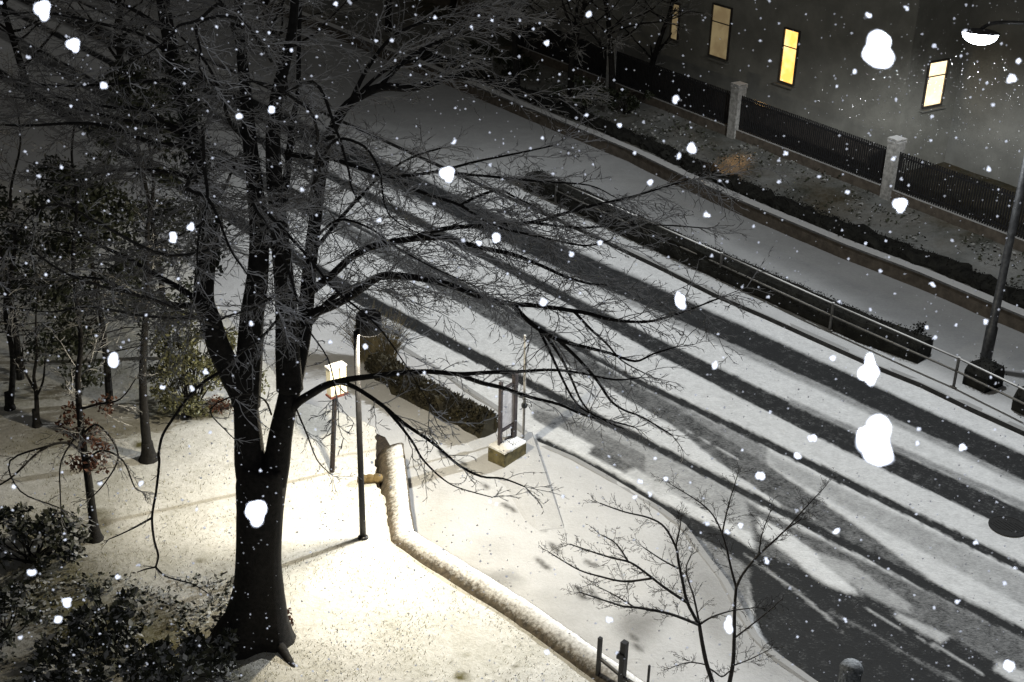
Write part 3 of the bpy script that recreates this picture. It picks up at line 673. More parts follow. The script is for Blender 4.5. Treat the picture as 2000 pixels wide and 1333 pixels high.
limb([(850, 336, -1.4), (960, 345, -1.4), (1060, 355, -1.4), (1150, 362, -1.5), (1200, 385, -1.6)], 8, 3, 5, 4, (.8, .009, .2, 3))
limb([(612, 470, .8), (660, 430, 0), (720, 445, -.5), (770, 480, -1), (840, 520, -1.5), (930, 560, -2)], 7, 3, 5, 4, T1_)
# left hand limbs
limb([(425, 660, -.2), (400, 602, -.4), (350, 597, -.7), (300, 587, -1), (250, 570, -1.2), (205, 548, -1.4), (150, 540, -1.6)], 20, 5, 7, 4, T1_)
limb([(400, 600, -.2), (372, 578, -.2), (345, 560, -.2), (300, 535, 0), (250, 505, .2), (200, 482, .3), (160, 462, .4), (105, 450, .5)], 18, 5, 7, 4, T1_)
limb([(392, 360, .2), (340, 338, .3), (250, 332, .5), (190, 340, .6), (140, 356, .8), (80, 350, 1)], 12, 4, 6, 4, T1_)
limb([(372, 262, .3), (320, 240, 0), (280, 214, -.2), (227, 211, -.4), (175, 203, -.6), (110, 190, -.8)], 14, 5, 6, 4, T1_)
limb([(375, 275, .3), (325, 250, .5), (210, 228, .8), (105, 200, 1), (20, 190, 1.2)], 14, 5, 6, 4, T1_)
limb([(372, 285, .3), (300, 280, -.5), (220, 250, -1), (154, 241, -1.3), (45, 246, -1.8), (-40, 240, -2)], 14, 6, 6, 4, T1_)
limb([(350, 175, .4), (322, 158, .2), (245, 163, -.2), (105, 168, -.8), (0, 150, -1.2)], 11, 4, 6, 4, T1_)
limb([(336, 110, .5), (280, 70, 0), (190, 45, -.5), (90, 25, -1), (0, 30, -1.4)], 12, 4, 6, 4, T1_)
limb([(325, 60, .5), (240, 10, .8), (140, -10, 1.2)], 12, 5, 6, 4, T1_)
limb([(470, 100), (440, 20, -.6), (400, -40, -1.)], 12, 6, 6, 4, T1_)
limb([(470, 110), (520, 70, .4), (560, -10, .9)], 10, 5, 6, 4, T1_)
limb([(487, 280), (450, 240, -.3), (430, 180, -.6), (400, 120, -1), (340, 60, -1.4)], 11, 5, 6, 4, T1_)
limb([(470, 300, -.1), (455, 330, -.5), (430, 385, -1.2), (390, 440, -1.8), (300, 480, -2.4)], 9, 4, 6, 4, T1_)
# hanging branch on the left
limb([(445, 720, -.1), (400, 745, -1.), (365, 780, -1.6), (338, 818, -2), (318, 850, -2.1), (310, 885, -2.15), (311, 905, -2.15), (305, 960, -2.2), (297, 1010, -2.2), (301, 1055, -2.25), (309, 1085, -2.25), (304, 1108, -2.25)], 8, 6, 6, 4, (.45, .007, .45, 2, -.06, .35))
limb([(304, 1108, -2.25), (322, 1125, -2.2), (350, 1134, -2.2), (378, 1142, -2.1), (405, 1158, -2.1)], 5, 3, 5, 3, (.3, .005, .3, 2))
limb([(304, 1108, -2.25), (285, 1112, -2.3), (268, 1118, -2.3)], 5, 3, 5, 3)
limb([(297, 1012, -2.2), (268, 1028, -2.2), (240, 1042, -2.2), (212, 1054, -2.2)], 6, 3, 5, 3, (.3, .005, .3, 2))
limb([(530, 810), (515, 780, -1.), (470, 770, -1.8), (410, 800, -2.2), (440, 840, -2.4), (458, 858, -2.5)], 5, 3, 5, 3, (.6, .007, .3, 3))
limb([(575, 790), (600, 850, -.6), (620, 900, -1), (650, 930, -1.2)], 5, 2.5, 5, 3, (.6, .006, .28, 3))
# boughs reaching towards the house, caught by the flash
NT = (.75, .0065, .17, 3, .0, .12)
PX_ = PXM
for pts in ([(487, 375, -1), (500, 410, -3.5), (525, 445, -5), (562, 525, -6), (582, 590, -6.4), (600, 640, -6.6), (640, 700, -6.8), (655, 760, -7)],
            [(480, 300, -1), (367, 357, -4.8), (405, 387, -5.4), (425, 425, -5.7), (450, 487, -6), (475, 525, -6.2), (507, 567, -6.4), (540, 600, -6.6)],
            [(395, 250, -1.5), (400, 330, -5), (405, 390, -5.4), (390, 450, -5.6), (385, 507, -5.8), (390, 540, -6)],
            [(540, 200, -1), (610, 160, -4.4), (655, 250, -5.2), (680, 330, -5.6), (690, 375, -5.8), (725, 425, -6.)],
            [(490, 380, -1), (537, 432, -4.8), (600, 500, -5.5), (650, 562, -6), (725, 625, -6.3), (770, 680, -6.6), (840, 790, -6.8)],
            [(470, 90, -1), (437, 10, -3.4), (387, 40, -5), (350, 50, -5.4), (337, 68, -5.5), (300, 98, -5.8), (240, 130, -6)],
            [(530, 120, -1), (470, 40, -4), (388, 45, -5), (392, 100, -5.4), (390, 135, -5.6), (420, 170, -5.8)],
            [(440, 480, -1), (330, 500, -4), (200, 440, -5.2), (120, 400, -5.7), (60, 420, -6), (20, 480, -6.2)],
            [(425, 640, -.6), (310, 590, -3.6), (200, 560, -5), (120, 530, -5.6), (40, 470, -6), (-10, 430, -6.2)],
            [(420, 620, -.6), (300, 620, -3), (180, 600, -4.6), (100, 610, -5.2), (20, 600, -5.5)],
            [(560, 600, -.6), (520, 650, -3.2), (470, 690, -4.6), (430, 720, -5), (460, 780, -5.2)],
            [(560, 560, -.6), (500, 600, -3.2), (440, 620, -4.6), (400, 650, -5.3)],
            [(600, 420, -.3), (620, 260, -4.2), (570, 190, -5), (500, 160, -5.4), (440, 170, -5.6)],
            [(600, 420, -.3), (640, 290, -3.8), (700, 280, -4.6), (740, 330, -5), (760, 420, -5.4), (850, 470, -5.8)]):
    p = smooth_path(L3(pts), 4); n = len(p); tr.tube(p, list(np.linspace(.020, .004, n)), 6); twigs(cr, p, *NT)
tk = tr.build('trunk', MAT['bark'], tree, True)
cr.build('crown', MAT['twig'], tree)
mb = MB()
for q in s1[20:40]:
    c = q; leaves(mb, c, (.30, .30, .34), 75, .085, random.random() * 9, .5)
mb.build('ivy', MAT['leafdark'], tree)

# ------------------------------------------------------------------ young tree by the pavement edge
SY = at(1405, 1405, 0.)[1]
sap = empty('young_tree', at(1405, 1405, 0.), 'slim young bare tree with two thin stems on the pavement edge', 'tree')
RMIN = .0026
tr = MB(); cr = MB()
def L3(pts): return [atY(x, y, SY + (p[0] if p else 0)) for x, y, *p in pts]
PXM = 1 / 128.
ST = (.42, .0042, .085, 3, .02, .15, 1., .85)
limb([(1403, 1410), (1397, 1370), (1391, 1333), (1379, 1293), (1370, 1247), (1366, 1220)], 13, 10, 8)
limb([(1407, 1410), (1418, 1370), (1425, 1333), (1432, 1293), (1434, 1247), (1435, 1187), (1438, 1148)], 13, 8, 8)
for pts, a, b in (([(1366, 1222), (1343, 1178, .1), (1333, 1136, .2), (1325, 1096, .3), (1320, 1069, .3), (1298, 1030, .4), (1268, 1012, .5), (1219, 1000, .6), (1171, 983, .7)], 9, 3),
        ([(1320, 1069, .3), (1328, 1030, .2), (1330, 1010, .1)], 5, 2.5),
        ([(1343, 1178, .1), (1298, 1148, -.1), (1262, 1120, -.2), (1231, 1099, -.3), (1195, 1090, -.4), (1156, 1078, -.5), (1113, 1063, -.6)], 8, 3),
        ([(1274, 1130, -.2), (1219, 1136, 0), (1171, 1126, .1), (1132, 1114, .2), (1095, 1093, .3), (1071, 1078, .3)], 6, 2.5),
        ([(1228, 1099, -.3), (1204, 1063, -.4), (1174, 1045, -.5)], 5, 2.5),
        ([(1363, 1220), (1307, 1199, -.3), (1243, 1187, -.5), (1219, 1185, -.6), (1177, 1172, -.7), (1132, 1157, -.8)], 8, 3),
        ([(1237, 1185, -.5), (1201, 1163, -.5), (1165, 1145, -.5)], 4, 2),
        ([(1366, 1219), (1355, 1166, .3), (1346, 1139, .5), (1340, 1110, .6), (1350, 1085, .7)], 6, 3),
        ([(1368, 1219), (1392, 1205, -.2), (1431, 1193, -.3), (1479, 1187, -.5)], 6, 2.5),
        ([(1325, 1111, .3), (1292, 1093, .4), (1256, 1069, .5)], 5, 2.5),
        ([(1438, 1148), (1428, 1111, .1), (1416, 1060, .2), (1398, 1015, .3), (1370, 984, .4), (1313, 948, .5)], 7, 2.5),
        ([(1410, 1045, .2), (1422, 990, .1), (1440, 930, 0)], 5, 2),
        ([(1438, 1148), (1452, 1120, -.1), (1482, 1084, -.2), (1512, 1057, -.3), (1534, 1036, -.4), (1564, 1015, -.5)], 7, 3),
        ([(1482, 1084, -.2), (1488, 1045, 0), (1503, 1003, .1)], 4, 2), ([(1534, 1036, -.4), (1575, 990, -.3), (1609, 954, -.2)], 4, 2),
        ([(1434, 1247), (1473, 1217, -.3), (1503, 1193, -.4), (1522, 1175, -.5)], 5, 2),
        ([(1428, 1302), (1467, 1287, -.2), (1506, 1267, -.4)], 4, 2),
        ([(1380, 1299), (1346, 1294, -.2), (1310, 1305, -.4)], 4, 2),
        ([(1382, 1304), (1395, 1312, .1), (1410, 1322, .1), (1424, 1312, 0)], 5, 4)):
    limb(pts, a * .95, b * 1.1, 6, 4, ST)
tr.build('trunk', MAT['sapbark'], sap, True); cr.build('crown', MAT['sapbark'], sap)

RMIN = .006
# ------------------------------------------------------------------ other trees of the park
def park_tree(pts, w0, w1, label, mpp, z=ZL, tw=None, extra=(), group=None, mat='bark'):
    global tr, cr, PXM, L3
    b = at(pts[0][0], pts[0][1], z); Y = b[1]; t = empty('bare_tree', b, label, 'tree', group); tr = MB(); cr = MB(); PXM = mpp
    L3 = lambda q: [atY(x, y, Y + (p[0] if p else 0)) for x, y, *p in q]
    limb(pts, w0, w1, 8, 4, tw)
    for e, a, c in extra: limb(e, a, c, 6, 4, (.6, .008, .2, 3))
    fl = [b + np.array([0, 0, q]) for q in (.40, .25, .12, .03, -.06)]; r = w0 * (.85 if w0 < 30 else 1) * depth(b) / FPX / 2; tr.tube(fl, [r * .96, r * 1.08, r * 1.3, r * 1.7, r * 2.1], 9)
    tr.build('trunk', MAT[mat], t, True); cr.build('crown', MAT['twig'], t); return t
t1 = park_tree([(187, 1056), (180, 1000), (173, 940), (164, 880), (156, 810), (152, 740), (158, 670), (150, 590), (142, 500), (150, 400), (140, 300), (150, 200), (140, 130)], 23, 3, 'dark slender tree with brown leaves clinging around its stem', 1 / 104., tw=(1.2, .012, .22, 3, -.02, .25),
    extra=[([(166, 890), (130, 865, -.4), (80, 880, -.8), (20, 935, -1.2), (-30, 960, -1.4)], 8, 4), ([(168, 900), (200, 880, -.3), (240, 900, -.5), (262, 950, -.7), (275, 960, -.8)], 6, 3), ([(160, 850), (190, 830), (225, 870, -.2), (228, 905, -.3), (200, 950, -.4), (175, 975, -.5)], 6, 3), ([(158, 840), (120, 900, -.6), (118, 970, -.8), (120, 1010, -.9)], 5, 3), ([(100, 870, -.8), (20, 900, -1), (40, 960, -1.2), (110, 990, -1.2), (150, 1010, -1.1)], 5, 3), ([(155, 800), (190, 790, -.1), (235, 780, -.2), (265, 740, -.2)], 7, 3)])
mb = MB()
for x, y in [(165, 830), (185, 850), (150, 855), (200, 880), (175, 905), (145, 905), (190, 905), (140, 800), (130, 830), (205, 790)]:
    leaves(mb, atY(x, y, ORG[t1.name][1] + random.uniform(-.2, .2)), (.22, .22, .2), 60, .09, random.random() * 9, .1)
mb.build('leaves', MAT['drybrown'], t1)
park_tree([(291, 898), (286, 860), (281, 800), (279, 720), (284, 630), (290, 540), (288, 450), (300, 360), (290, 260), (305, 180)], 27, 3, 'straight dark tree trunk throwing a long shadow across the lawn', 1 / 96., tw=(1.2, .012, .26, 3, -.02, .4))
park_tree([(73, 834), (72, 800), (70, 762), (66, 735), (72, 690), (70, 620), (78, 540)], 14, 3, 'thin forked tree at the far left of the lawn', 1 / 92., tw=(.9, .01, .22, 3, 0, .3), extra=[([(70, 765), (56, 740), (46, 715), (44, 680)], 7, 4), ([(71, 775), (84, 745), (88, 700)], 7, 4)])
park_tree([(20, 800), (25, 700), (10, 600), (30, 480), (20, 380), (40, 280), (30, 190)], 16, 3, 'bare tree behind the thin forked tree with a pale net of twigs', 1 / 88., tw=(1.4, .012, .2, 3, -.02, .2))

# evergreens and bushes
def evergreen(px, Hh, rad, n, label, leaf='leafdark', lsize=.11, trunk=.09, z=ZL):
    b = at(px[0], px[1], z); t = empty('evergreen_tree', b, label, 'tree'); mb = MB(); m2 = MB()
    top = b + np.array([random.uniform(-.3, .3), random.uniform(-.2, .2), Hh]); p = smooth_path([b, b * .6 + top * .4 + np.array([.1, 0, 0]), top], 6); m2.tube(p, list(np.linspace(trunk, .02, len(p))), 8)
    for k in range(n):
        f = random.uniform(.22, 1.); rr = rad * (1.1 - .75 * f) * random.uniform(.3, 1.); a = random.uniform(0, 6.28); q = b * (1 - f) + top * f; e = q + np.array([math.cos(a) * rr, math.sin(a) * rr, -.15 * rr])
        m2.tube([q, (q + e) / 2 + np.array([0, 0, .08]), e], [.02, .014, .006], 4); leaves(mb, e, (.46, .46, .34), 130, lsize, random.random() * 9, .1)
    mb.build('crown', MAT[leaf], t); m2.build('trunk', MAT['bark'], t); return t
evergreen((215, 790), 5.4, 1.8, 60, 'dark evergreen tree behind the slender tree with brown leaves')
evergreen((40, 740), 4.6, 1.9, 56, 'dark evergreen tree at the left edge beyond the lawn')
evergreen((330, 700), 6.5, 1.5, 46, 'tall dark evergreen tree rising behind the lit shrub')
b_ = bush('evergreen_shrub', (375, 812), (.85, .75, 1.25), 5200, .085, MAT['leaf'], 'tall broad leaved evergreen shrub lit yellow by the lamp', lift=.95, seed=3)
bush('evergreen_shrub', (478, 790), (.5, .5, 1.0), 1500, .085, MAT['leaf'], 'narrow lit evergreen shrub seen between the stems of the big tree', lift=.95, seed=8)
bush('leafy_bush', (60, 1095), (1.0, .6, .55), 2300, .13, MAT['leafsnow'], 'dark leafy bush left of the slender tree foot', seed=1)
bush('leafy_bush', (225, 1270), (.55, .5, .75), 1500, .13, MAT['leafsnow'], 'dark leafy bush nearest the foot of the big tree, tallest of the lower ones', seed=2)
bush('leafy_bush', (330, 1345), (.9, .5, .5), 1900, .13, MAT['leafsnow'], 'low snowy leafy bush under the big tree at the bottom edge', seed=5)
bush('leafy_bush', (130, 1340), (.55, .45, .5), 1200, .13, MAT['leafsnow'], 'small snowy leafy bush in the bottom left corner area', seed=6)
bush('leafy_bush', (412, 1300), (.45, .4, .35), 700, .12, MAT['leafsnow'], 'low leafy bush touching the roots of the big tree', seed=7)
bush('leafy_bush', (15, 1240), (.5, .5, .5), 900, .13, MAT['leafsnow'], 'snowy leafy bush cut by the left edge of the photo', seed=9)
c = at(560, 1228, ZL); mb = MB(); leaves(mb, c + np.array([0, 0, .2]), (.16, .14, .22), 160, .07, 4, .0)
solo(mb, 'dry_shrub', MAT['drybrown'], c, 'small tuft of brown dry leaves against the big tree root', 'shrub')
c = at(432, 806, ZL); mb = MB(); leaves(mb, c + np.array([0, 0, .18]), (.3, .25, .25), 260, .07, 4, .0)
solo(mb, 'dry_shrub', MAT['drybrown'], c, 'reddish brown dry shrub at the foot of the lit evergreen', 'shrub')

# hedge between path and road with ornamental grass at its end
def hedge(pts, width, hgt, n, size, mat, label, name='hedge', z=0., rough=.12, group=None, core='hedge'):
    pts = [np.array([*p[:2], z]) for p in pts]; mid = pts[len(pts) // 2]; t = empty(name, mid, label, 'hedge', group)
    d = densify(pts, .25); mb = MB(); hw = width / 2
    mb.sweep(d, [(-hw * .82, 0), (-hw * .86, hgt * .55), (-hw * .6, hgt * .86), (hw * .6, hgt * .86), (hw * .86, hgt * .55), (hw * .82, 0)])
    mb.v = [(x + noise.noise((x * 3, y * 3, zz * 3)) * rough, y + noise.noise((x * 3, y * 3, zz * 3 + 7)) * rough, zz + noise.noise((x * 2.5, y * 2.5, 3)) * rough * (1 if zz > z + .1 else 0)) for x, y, zz in mb.v]
    mb.build('branches', MAT[core], t); mb = MB(); cum = np.cumsum([0] + [np.linalg.norm(b - a) for a, b in zip(d[:-1], d[1:])])
    for i in range(n):
        s = random.uniform(0, cum[-1]); k = min(len(d) - 2, int(np.searchsorted(cum, s) - 1)); k = max(0, k); a = d[k]; u = unit(d[k + 1] - a); q = a + u * (s - cum[k]); nr = np.array([u[1], -u[0], 0])
        th = random.uniform(-.15, math.pi + .15); q = q + nr * math.cos(th) * hw * random.uniform(.8, 1.08) + np.array([0, 0, max(.03, (.45 + .55 * math.sin(th)) * hgt * random.uniform(.85, 1.06))])
        dd = unit(np.random.randn(3) + np.array([0, 0, .6])); e = side(dd, R(90)); sz = size * random.uniform(.6, 1.5)
        mb.add([q, q + dd * sz * .5 + e * sz * .2, q + dd * sz, q + dd * sz * .5 - e * sz * .2], [(0, 1, 2, 3)])
    mb.build('foliage', mat, t); return t
h0 = [at(x, y, 0.)[:2] for x, y in [(735, 728), (800, 772), (880, 816), (955, 852)]]
hedge(h0, .55, .5, 8000, .09, MAT['hedge'], 'dark ragged hedge between the snowy path and the road', rough=.24)
for (x, y, lab) in ((752, 715, 'tuft of tall dry ornamental grass at the hedge end behind the lamp'), (716, 705, 'paler tuft of dry ornamental grass beside the lamp head')):
    c = at(x, y, 0.); mb = MB()
    for i in range(260):
        a = random.uniform(0, 6.28); b = c + np.array([math.cos(a), math.sin(a), 0]) * random.uniform(0, .22); l = random.uniform(.7, 1.3); o_ = np.array([math.cos(a), math.sin(a), 0]) * random.uniform(.15, .6)
        mb.tube([b, b + o_ * .35 + np.array([0, 0, l * .6]), b + o_ + np.array([0, 0, l])], [.006, .005, .002], 3, False)
    solo(mb, 'ornamental_grass', MAT['straw'], c, lab, 'grass tuft')
# clipped hedges inside the guard rail
for px, lab in (([(1010, 372), (1120, 424), (1230, 478), (1400, 556), (1560, 628), (1660, 674), (1776, 716)], 'long clipped dark hedge behind the guard rail along the road'),
                ([(1868, 756), (1912, 776)], 'short block of clipped hedge at the foot of the street lamp'), ([(1962, 808), (2080, 862)], 'clipped hedge block at the right edge beyond the street lamp')):
    L = np.linalg.norm(at(*px[-1]) - at(*px[0])); hedge([p + N * .60 for p in [at(x, y, 0.)[:2] for x, y in px]], .8, .6, int(620 * L), .05, MAT['hedgefar'], lab, 'clipped_hedge', 0., .07, core='hedgefar')
c = at(1795, 660, 0.); mb = MB(); leaves(mb, c + np.array([0, 0, .22]), (.22, .15, .25), 200, .07, 2, 0)
solo(mb, 'small_shrub', MAT['hedgefar'], c, 'small dark shrub poking up behind the end of the long clipped hedge', 'shrub')
# guard rail
posts_px = [(1085, 398), (1240, 470), (1405, 546), (1620, 647), (1862, 757), (2110, 880)]
pp_ = [at(x, y, 0.) for x, y in posts_px]
rl = empty('guard_rail', pp_[2], 'low steel guard rail with snow on its rails in front of the hedge', 'railing')
for p in pp_:
    mb = MB(); mb.tube([p + (0, 0, -.1), p + (0, 0, .78)], .036, 8); mb.tube([p + (0, 0, -.02), p + (0, 0, .03)], .08, 8); mb.build('post', MAT['railsnow'], rl, False)
for hz in (.74, .42):
    mb = MB()
    for a, b in zip(pp_[:-1], pp_[1:]): mb.tube([a + (0, 0, hz), b + (0, 0, hz)], .026, 8)
    mb.build('rail', MAT['railsnow'], rl, True)
# low dark shrubs along the retaining wall
cap = [p + NF * .62 for p in ft[1:-1]]; cap = [cap[0] - df * 14] + cap + [cap[-1] + df * 6]
hedge(cap, .7, .38, 7000, .07, MAT['hedgefar'], 'low ragged dark planting along the top of the brown wall', 'low_hedge', hwall - .02, .2, core='hedgefar')
mb = MB()                                        # ivy and leaves covering the garden ground
for i in range(9000):
    s = random.uniform(-16, 24); dd = random.uniform(1.1, 7.5); p = ft[2] + df * s + NF * dd
    if (p - f0) @ NFn > -.2 or noise.noise((p[0] * .8, p[1] * .8, 2)) < -.12: continue
    zz = garden_z(*p); q = np.array([p[0], p[1], zz + random.uniform(.0, .16)]); d_ = unit(np.random.randn(3) * np.array([1, 1, .5])); e = side(d_, R(90)); sz = random.uniform(.06, .16)
    mb.add([q, q + d_ * sz * .5 + e * sz * .3, q + d_ * sz, q + d_ * sz * .5 - e * sz * .3], [(0, 1, 2, 3)])
o = mb.build('ground_cover', MAT['leafsnow']); tag(o, kind='stuff')

mb = MB()                                        # ivy and leaf litter under the bushes at the near left
for i in range(4200):
    px, py = random.uniform(-30, 470), random.uniform(1130, 1345)
    if noise.noise((px * .012, py * .018, 6.)) < -.1: continue
    q = at(px, py, ZL) + np.array([0, 0, random.uniform(0, .14)]); d_ = unit(np.random.randn(3) * np.array([1, 1, .5])); e = side(d_, R(90)); sz = random.uniform(.04, .11)
    mb.add([q, q + d_ * sz * .5 + e * sz * .3, q + d_ * sz, q + d_ * sz * .5 - e * sz * .3], [(0, 1, 2, 3)])
o = mb.build('undergrowth', MAT['leafsnow']); tag(o, kind='stuff')

# bare garden trees before the house and along the far street
def random_tree(p, Hh, label, seed, rad=.13, name='garden_tree', group='bare garden trees before the house', dens=1., mat='twig'):
    random.seed(seed); np.random.seed(seed)
    t = empty(name, p, label, 'tree', group); a = MB(); b = MB(); trunk = wander(p, np.array([random.uniform(-.1, .1), 0, 1]), Hh, 9, .06, .05)
    a.tube(trunk, list(np.linspace(rad, rad * .2, 10)), 8)
    for k in range(int(15 * dens)):
        f = random.uniform(.22, .95); i = int(f * 8); q = trunk[i] + (trunk[i + 1] - trunk[i]) * random.random(); an = random.uniform(0, 6.28); d = unit(np.array([math.cos(an), math.sin(an), random.uniform(.25, .9)]))
        w = wander(q, d, Hh * (.55 - .3 * f), 7, .14, .03); a.tube(w, list(np.linspace(rad * .45 * (1.1 - f), .012, 8)), 5, False); twigs(b, w, Hh * .15, .012, .22, 2, 0, .12)
    a.build('trunk', MAT['bark'], t, True); b.build('crown', MAT[mat], t); return t
for i, (x, y, h, lab) in enumerate([(1115, 190, 6.5, 'bare tree before the house, farthest from the lit windows'), (1195, 200, 7., 'dense dark bare tree before the house beside the fence end'), (1265, 180, 5., 'small bare tree before the house below the narrow dull window'),
        (1010, 165, 7.5, 'bare tree beside the far end of the garden'), ]):
    random_tree(at(x, y, ZG), h, lab, 40 + i, dens=1.6)
for i, (x, y, h, lab) in enumerate([(560, 200, 9, 'distant bare tree beyond the big trunk'), (760, 90, 9, 'distant bare tree in the dark beyond the bend of the road'), (240, 240, 8, 'distant bare tree above the left hand limbs'), (60, 200, 9, 'distant bare tree in the top left darkness'), (880, 60, 9, 'distant bare tree left of the garden')]):
    random_tree(at(x, y, 0.), h, lab, 60 + i, .16, 'distant_tree', 'distant bare trees in the dark', 1.4)
random.seed(11); np.random.seed(11)
for px, rad, lab, sd in (((1140, 215), (1.1, .8, .8), 'dark bush at the fence end below the bare garden trees', 1), ((1225, 225), (.9, .7, .6), 'low dark bush in the garden left of the first pillar', 2), ((930, 130), (1.2, .9, .7), 'leafy bush at the far garden end tinted by warm light', 5), ((1000, 150), (.9, .9, .6), 'olive bush next to the far garden end', 6)):
    bush('garden_bush', px, rad, 1300, .12, MAT['straw'] if sd == 4 else MAT['leafdark'], lab, z=.7, seed=sd)
# distant house at the top of the picture with one lit window
hp = at(590, 20, 0.)[:2] + np.array([0, 12]); hs = empty('distant_house', (*hp, 0), 'distant dark house at the top edge with one orange lit window', 'house')
mb = MB(); mb.box((hp[0], hp[1] + 4, -.3), (26, 8, 8), R(-8), True); mb.build('wall', MAT['plaster'], hs)
mb = MB(); mb.box((hp[0], hp[1] + 4, 7.703), (27, 9, .3), R(-8), True); mb.build('roof', MAT['roof'], hs)
ny = np.array([math.sin(R(-8)), -math.cos(R(-8))]); p0 = np.array([hp[0], hp[1] + 4]) + ny * 4.0
q = on_plane(614, 0, p0, ny); mb = MB(); mb.box(q + np.array([ny[0], ny[1], 0]) * .03, (1.1, .05, .9), R(-8)); wn = mb.build('window', window_glow('far_window', (.55, .30, .06), (.8, .45, .1), .4), hs)

# grass blades poking through the snow on the lawn
mb = MB()
cand = np.array([at(random.uniform(0, 1150), random.uniform(830, 1345), ZL)[:2] for _ in range(30000)]); ok = pip(cand, [lawn_edge[0]] + lawn_edge[1:] + [np.array([-60., 70.]), np.array([-60., 5.]), np.array([6., 5.])])
for p in cand[ok]:
    if noise.noise((p[0] * .9, p[1] * .9, 0)) + random.uniform(-.5, .5) < .05: continue
    b = np.array([p[0], p[1], lawn_z(p[0], p[1]) - .005]); a = random.uniform(0, 6.28); l = random.uniform(.015, .05); e = np.array([math.cos(a), math.sin(a), 0])
    tip = b + e * l * random.uniform(.5, 1.6) + np.array([0, 0, l]); w = np.array([-e[1], e[0], 0]) * .006
    mb.add([b - w, b + w, tip], [(0, 1, 2)])
o = mb.build('grass', MAT['blade']); tag(o, kind='stuff')

# ------------------------------------------------------------------ park lamp
LB = at(709, 1052, ZL); LY = LB[1]
ltop = atY(697, 648, LY); lh = ltop[2] - ZL
hd = atY(720, 632, LY + .12)
lp = empty('park_lamp', LB, 'black park lamp post with a round hooded head lighting the lawn', 'street lamp')
mb = MB(); mb.tube([LB + (0, 0, -.1), LB + (0, 0, .5), np.array([LB[0], LB[1], ltop[2]])], [.062, .055, .045], 12); mb.lathe(LB, [(.10, 0), (.10, .03), (.07, .06)], 14); mb.build('pole', MAT['black'], lp, True)
hz = hd[2]
mb = MB(); mb.lathe((hd[0], hd[1], hz), [(.02, .20), (.16, .20), (.20, .17), (.215, .10), (.22, -.13), (.205, -.15), (.20, -.13), (.19, .05), (.02, .09)][::-1], 28)
mb.build('hood', MAT['black'], lp, True)
mb = MB(); mb.tube([np.array([LB[0], LB[1], hz - .02]), np.array([hd[0], hd[1], hz + .02])], .04, 8); mb.build('arm', MAT['black'], lp)
mb = MB(); mb.lathe((hd[0], hd[1], hz - .085), [(.01, -.03), (.10, -.02), (.16, .02), (.165, .03)], 20); lens = mb.build('lens', emit('lamp_lens', (1, .9, .68), 30), lp, True)
def lamp(name, kind, loc, power, col, parent=None, **kw):
    l = bpy.data.lights.new(name, kind); l.energy = power; l.color = col
    for k, v in kw.items(): setattr(l, k, v)
    o = bpy.data.objects.new(name, l); COL.objects.link(o); o.location = tuple(map(float, loc)); return o
lamp('park_lamp_light', 'POINT', (hd[0], hd[1], hz - .17), 1550, (1, .90, .70), shadow_soft_size=.09)

# ------------------------------------------------------------------ notice board on its post
NB = at(648, 922, ZL); NY = NB[1]; nt_ = empty('notice_board', NB, 'pale notice board on a brown post beyond the black park lamp', 'notice board')
zt = atY(652, 716, NY)[2]; zb = atY(655, 768, NY)[2]; bx = atY(657, 742, NY)[0]
mb = MB(); mb.tube([NB + (0, 0, -.1), np.array([bx - .03, NY, zb + .1])], [.05, .045], 8); mb.build('post', MAT['brown'], nt_)
yaw = R(38)
mb = MB(); mb.box((bx, NY, (zt + zb) / 2), (.34, .16, zt - zb), yaw); mb.build('panel', MAT['paper'], nt_)
mb = MB(); mb.box((bx, NY, zb - .022), (.38, .20, .04), yaw); mb.build('base', plain('red_brown_trim', (.11, .035, .025), .6), nt_)
mb = MB(); cx_ = np.array([math.cos(yaw), math.sin(yaw), 0]); cy_ = np.array([-math.sin(yaw), math.cos(yaw), 0]); cc = np.array([bx, NY, (zt + zb) / 2])
mb.box(cc - cy_ * .083, (.34, .012, .018), yaw); mb.box(cc - cy_ * .084 + cx_ * .03, (.016, .012, zt - zb - .01), yaw); mb.build('glazing_bar', MAT['brown'], nt_)
mb = MB(); mb.box((bx, NY, zt + .017), (.37, .19, .03), yaw); mb.build('roof', MAT['snow'], nt_)

# ------------------------------------------------------------------ stone planter, info board, thin pole
Fp, Lp, Rp = at(985, 917)[:2], at(953, 901)[:2], at(1027, 893)[:2]; Bp = Lp + Rp - Fp; hp_ = .34
ctr = (Lp + Rp) / 2
pt = empty('stone_planter', (*ctr, 0), 'mossy stone planter block topped with snow on the pavement', 'planter')
mb = MB(); mb.prism([Fp, Rp, Bp, Lp], -.05, hp_); mb.build('trough', MAT['planter'], pt)
mb = MB(); ins = [ctr + (q - ctr) * 1.0 for q in (Fp, Rp, Bp, Lp)]; mb.prism([ctr + (q - ctr) * .97 for q in ins], hp_ + .002, hp_ + .05); mb.lathe((*(ctr * .5 + Fp * .5), hp_ + .02), [(.02, 0), (.17, .01), (.13, .08), (.03, .12)], 10); sn = mb.build('snow_cap', MAT['snow'], pt, True)
mb = MB()
for i in range(16):
    w = wander((*(ctr + (np.random.rand(2) - .5) * .4), hp_), np.array([random.uniform(-.7, .7), random.uniform(-.7, .7), .9]), random.uniform(.25, .5), 4, .2); mb.tube(w, [.006, .005, .004, .003, .002], 3, False)
mb.build('dry_stems', MAT['bark'], pt)
pl0 = atY(977, 870, at(977, 885)[1]); yl = ctr[1]
PLx = atY(976, 872, yl - .1); PRx = atY(1003, 860, yl + .25)
ib = empty('info_board', (*(((PLx + PRx) / 2)[:2]), hp_), 'grey info board between two dark posts standing in the stone planter', 'sign board')
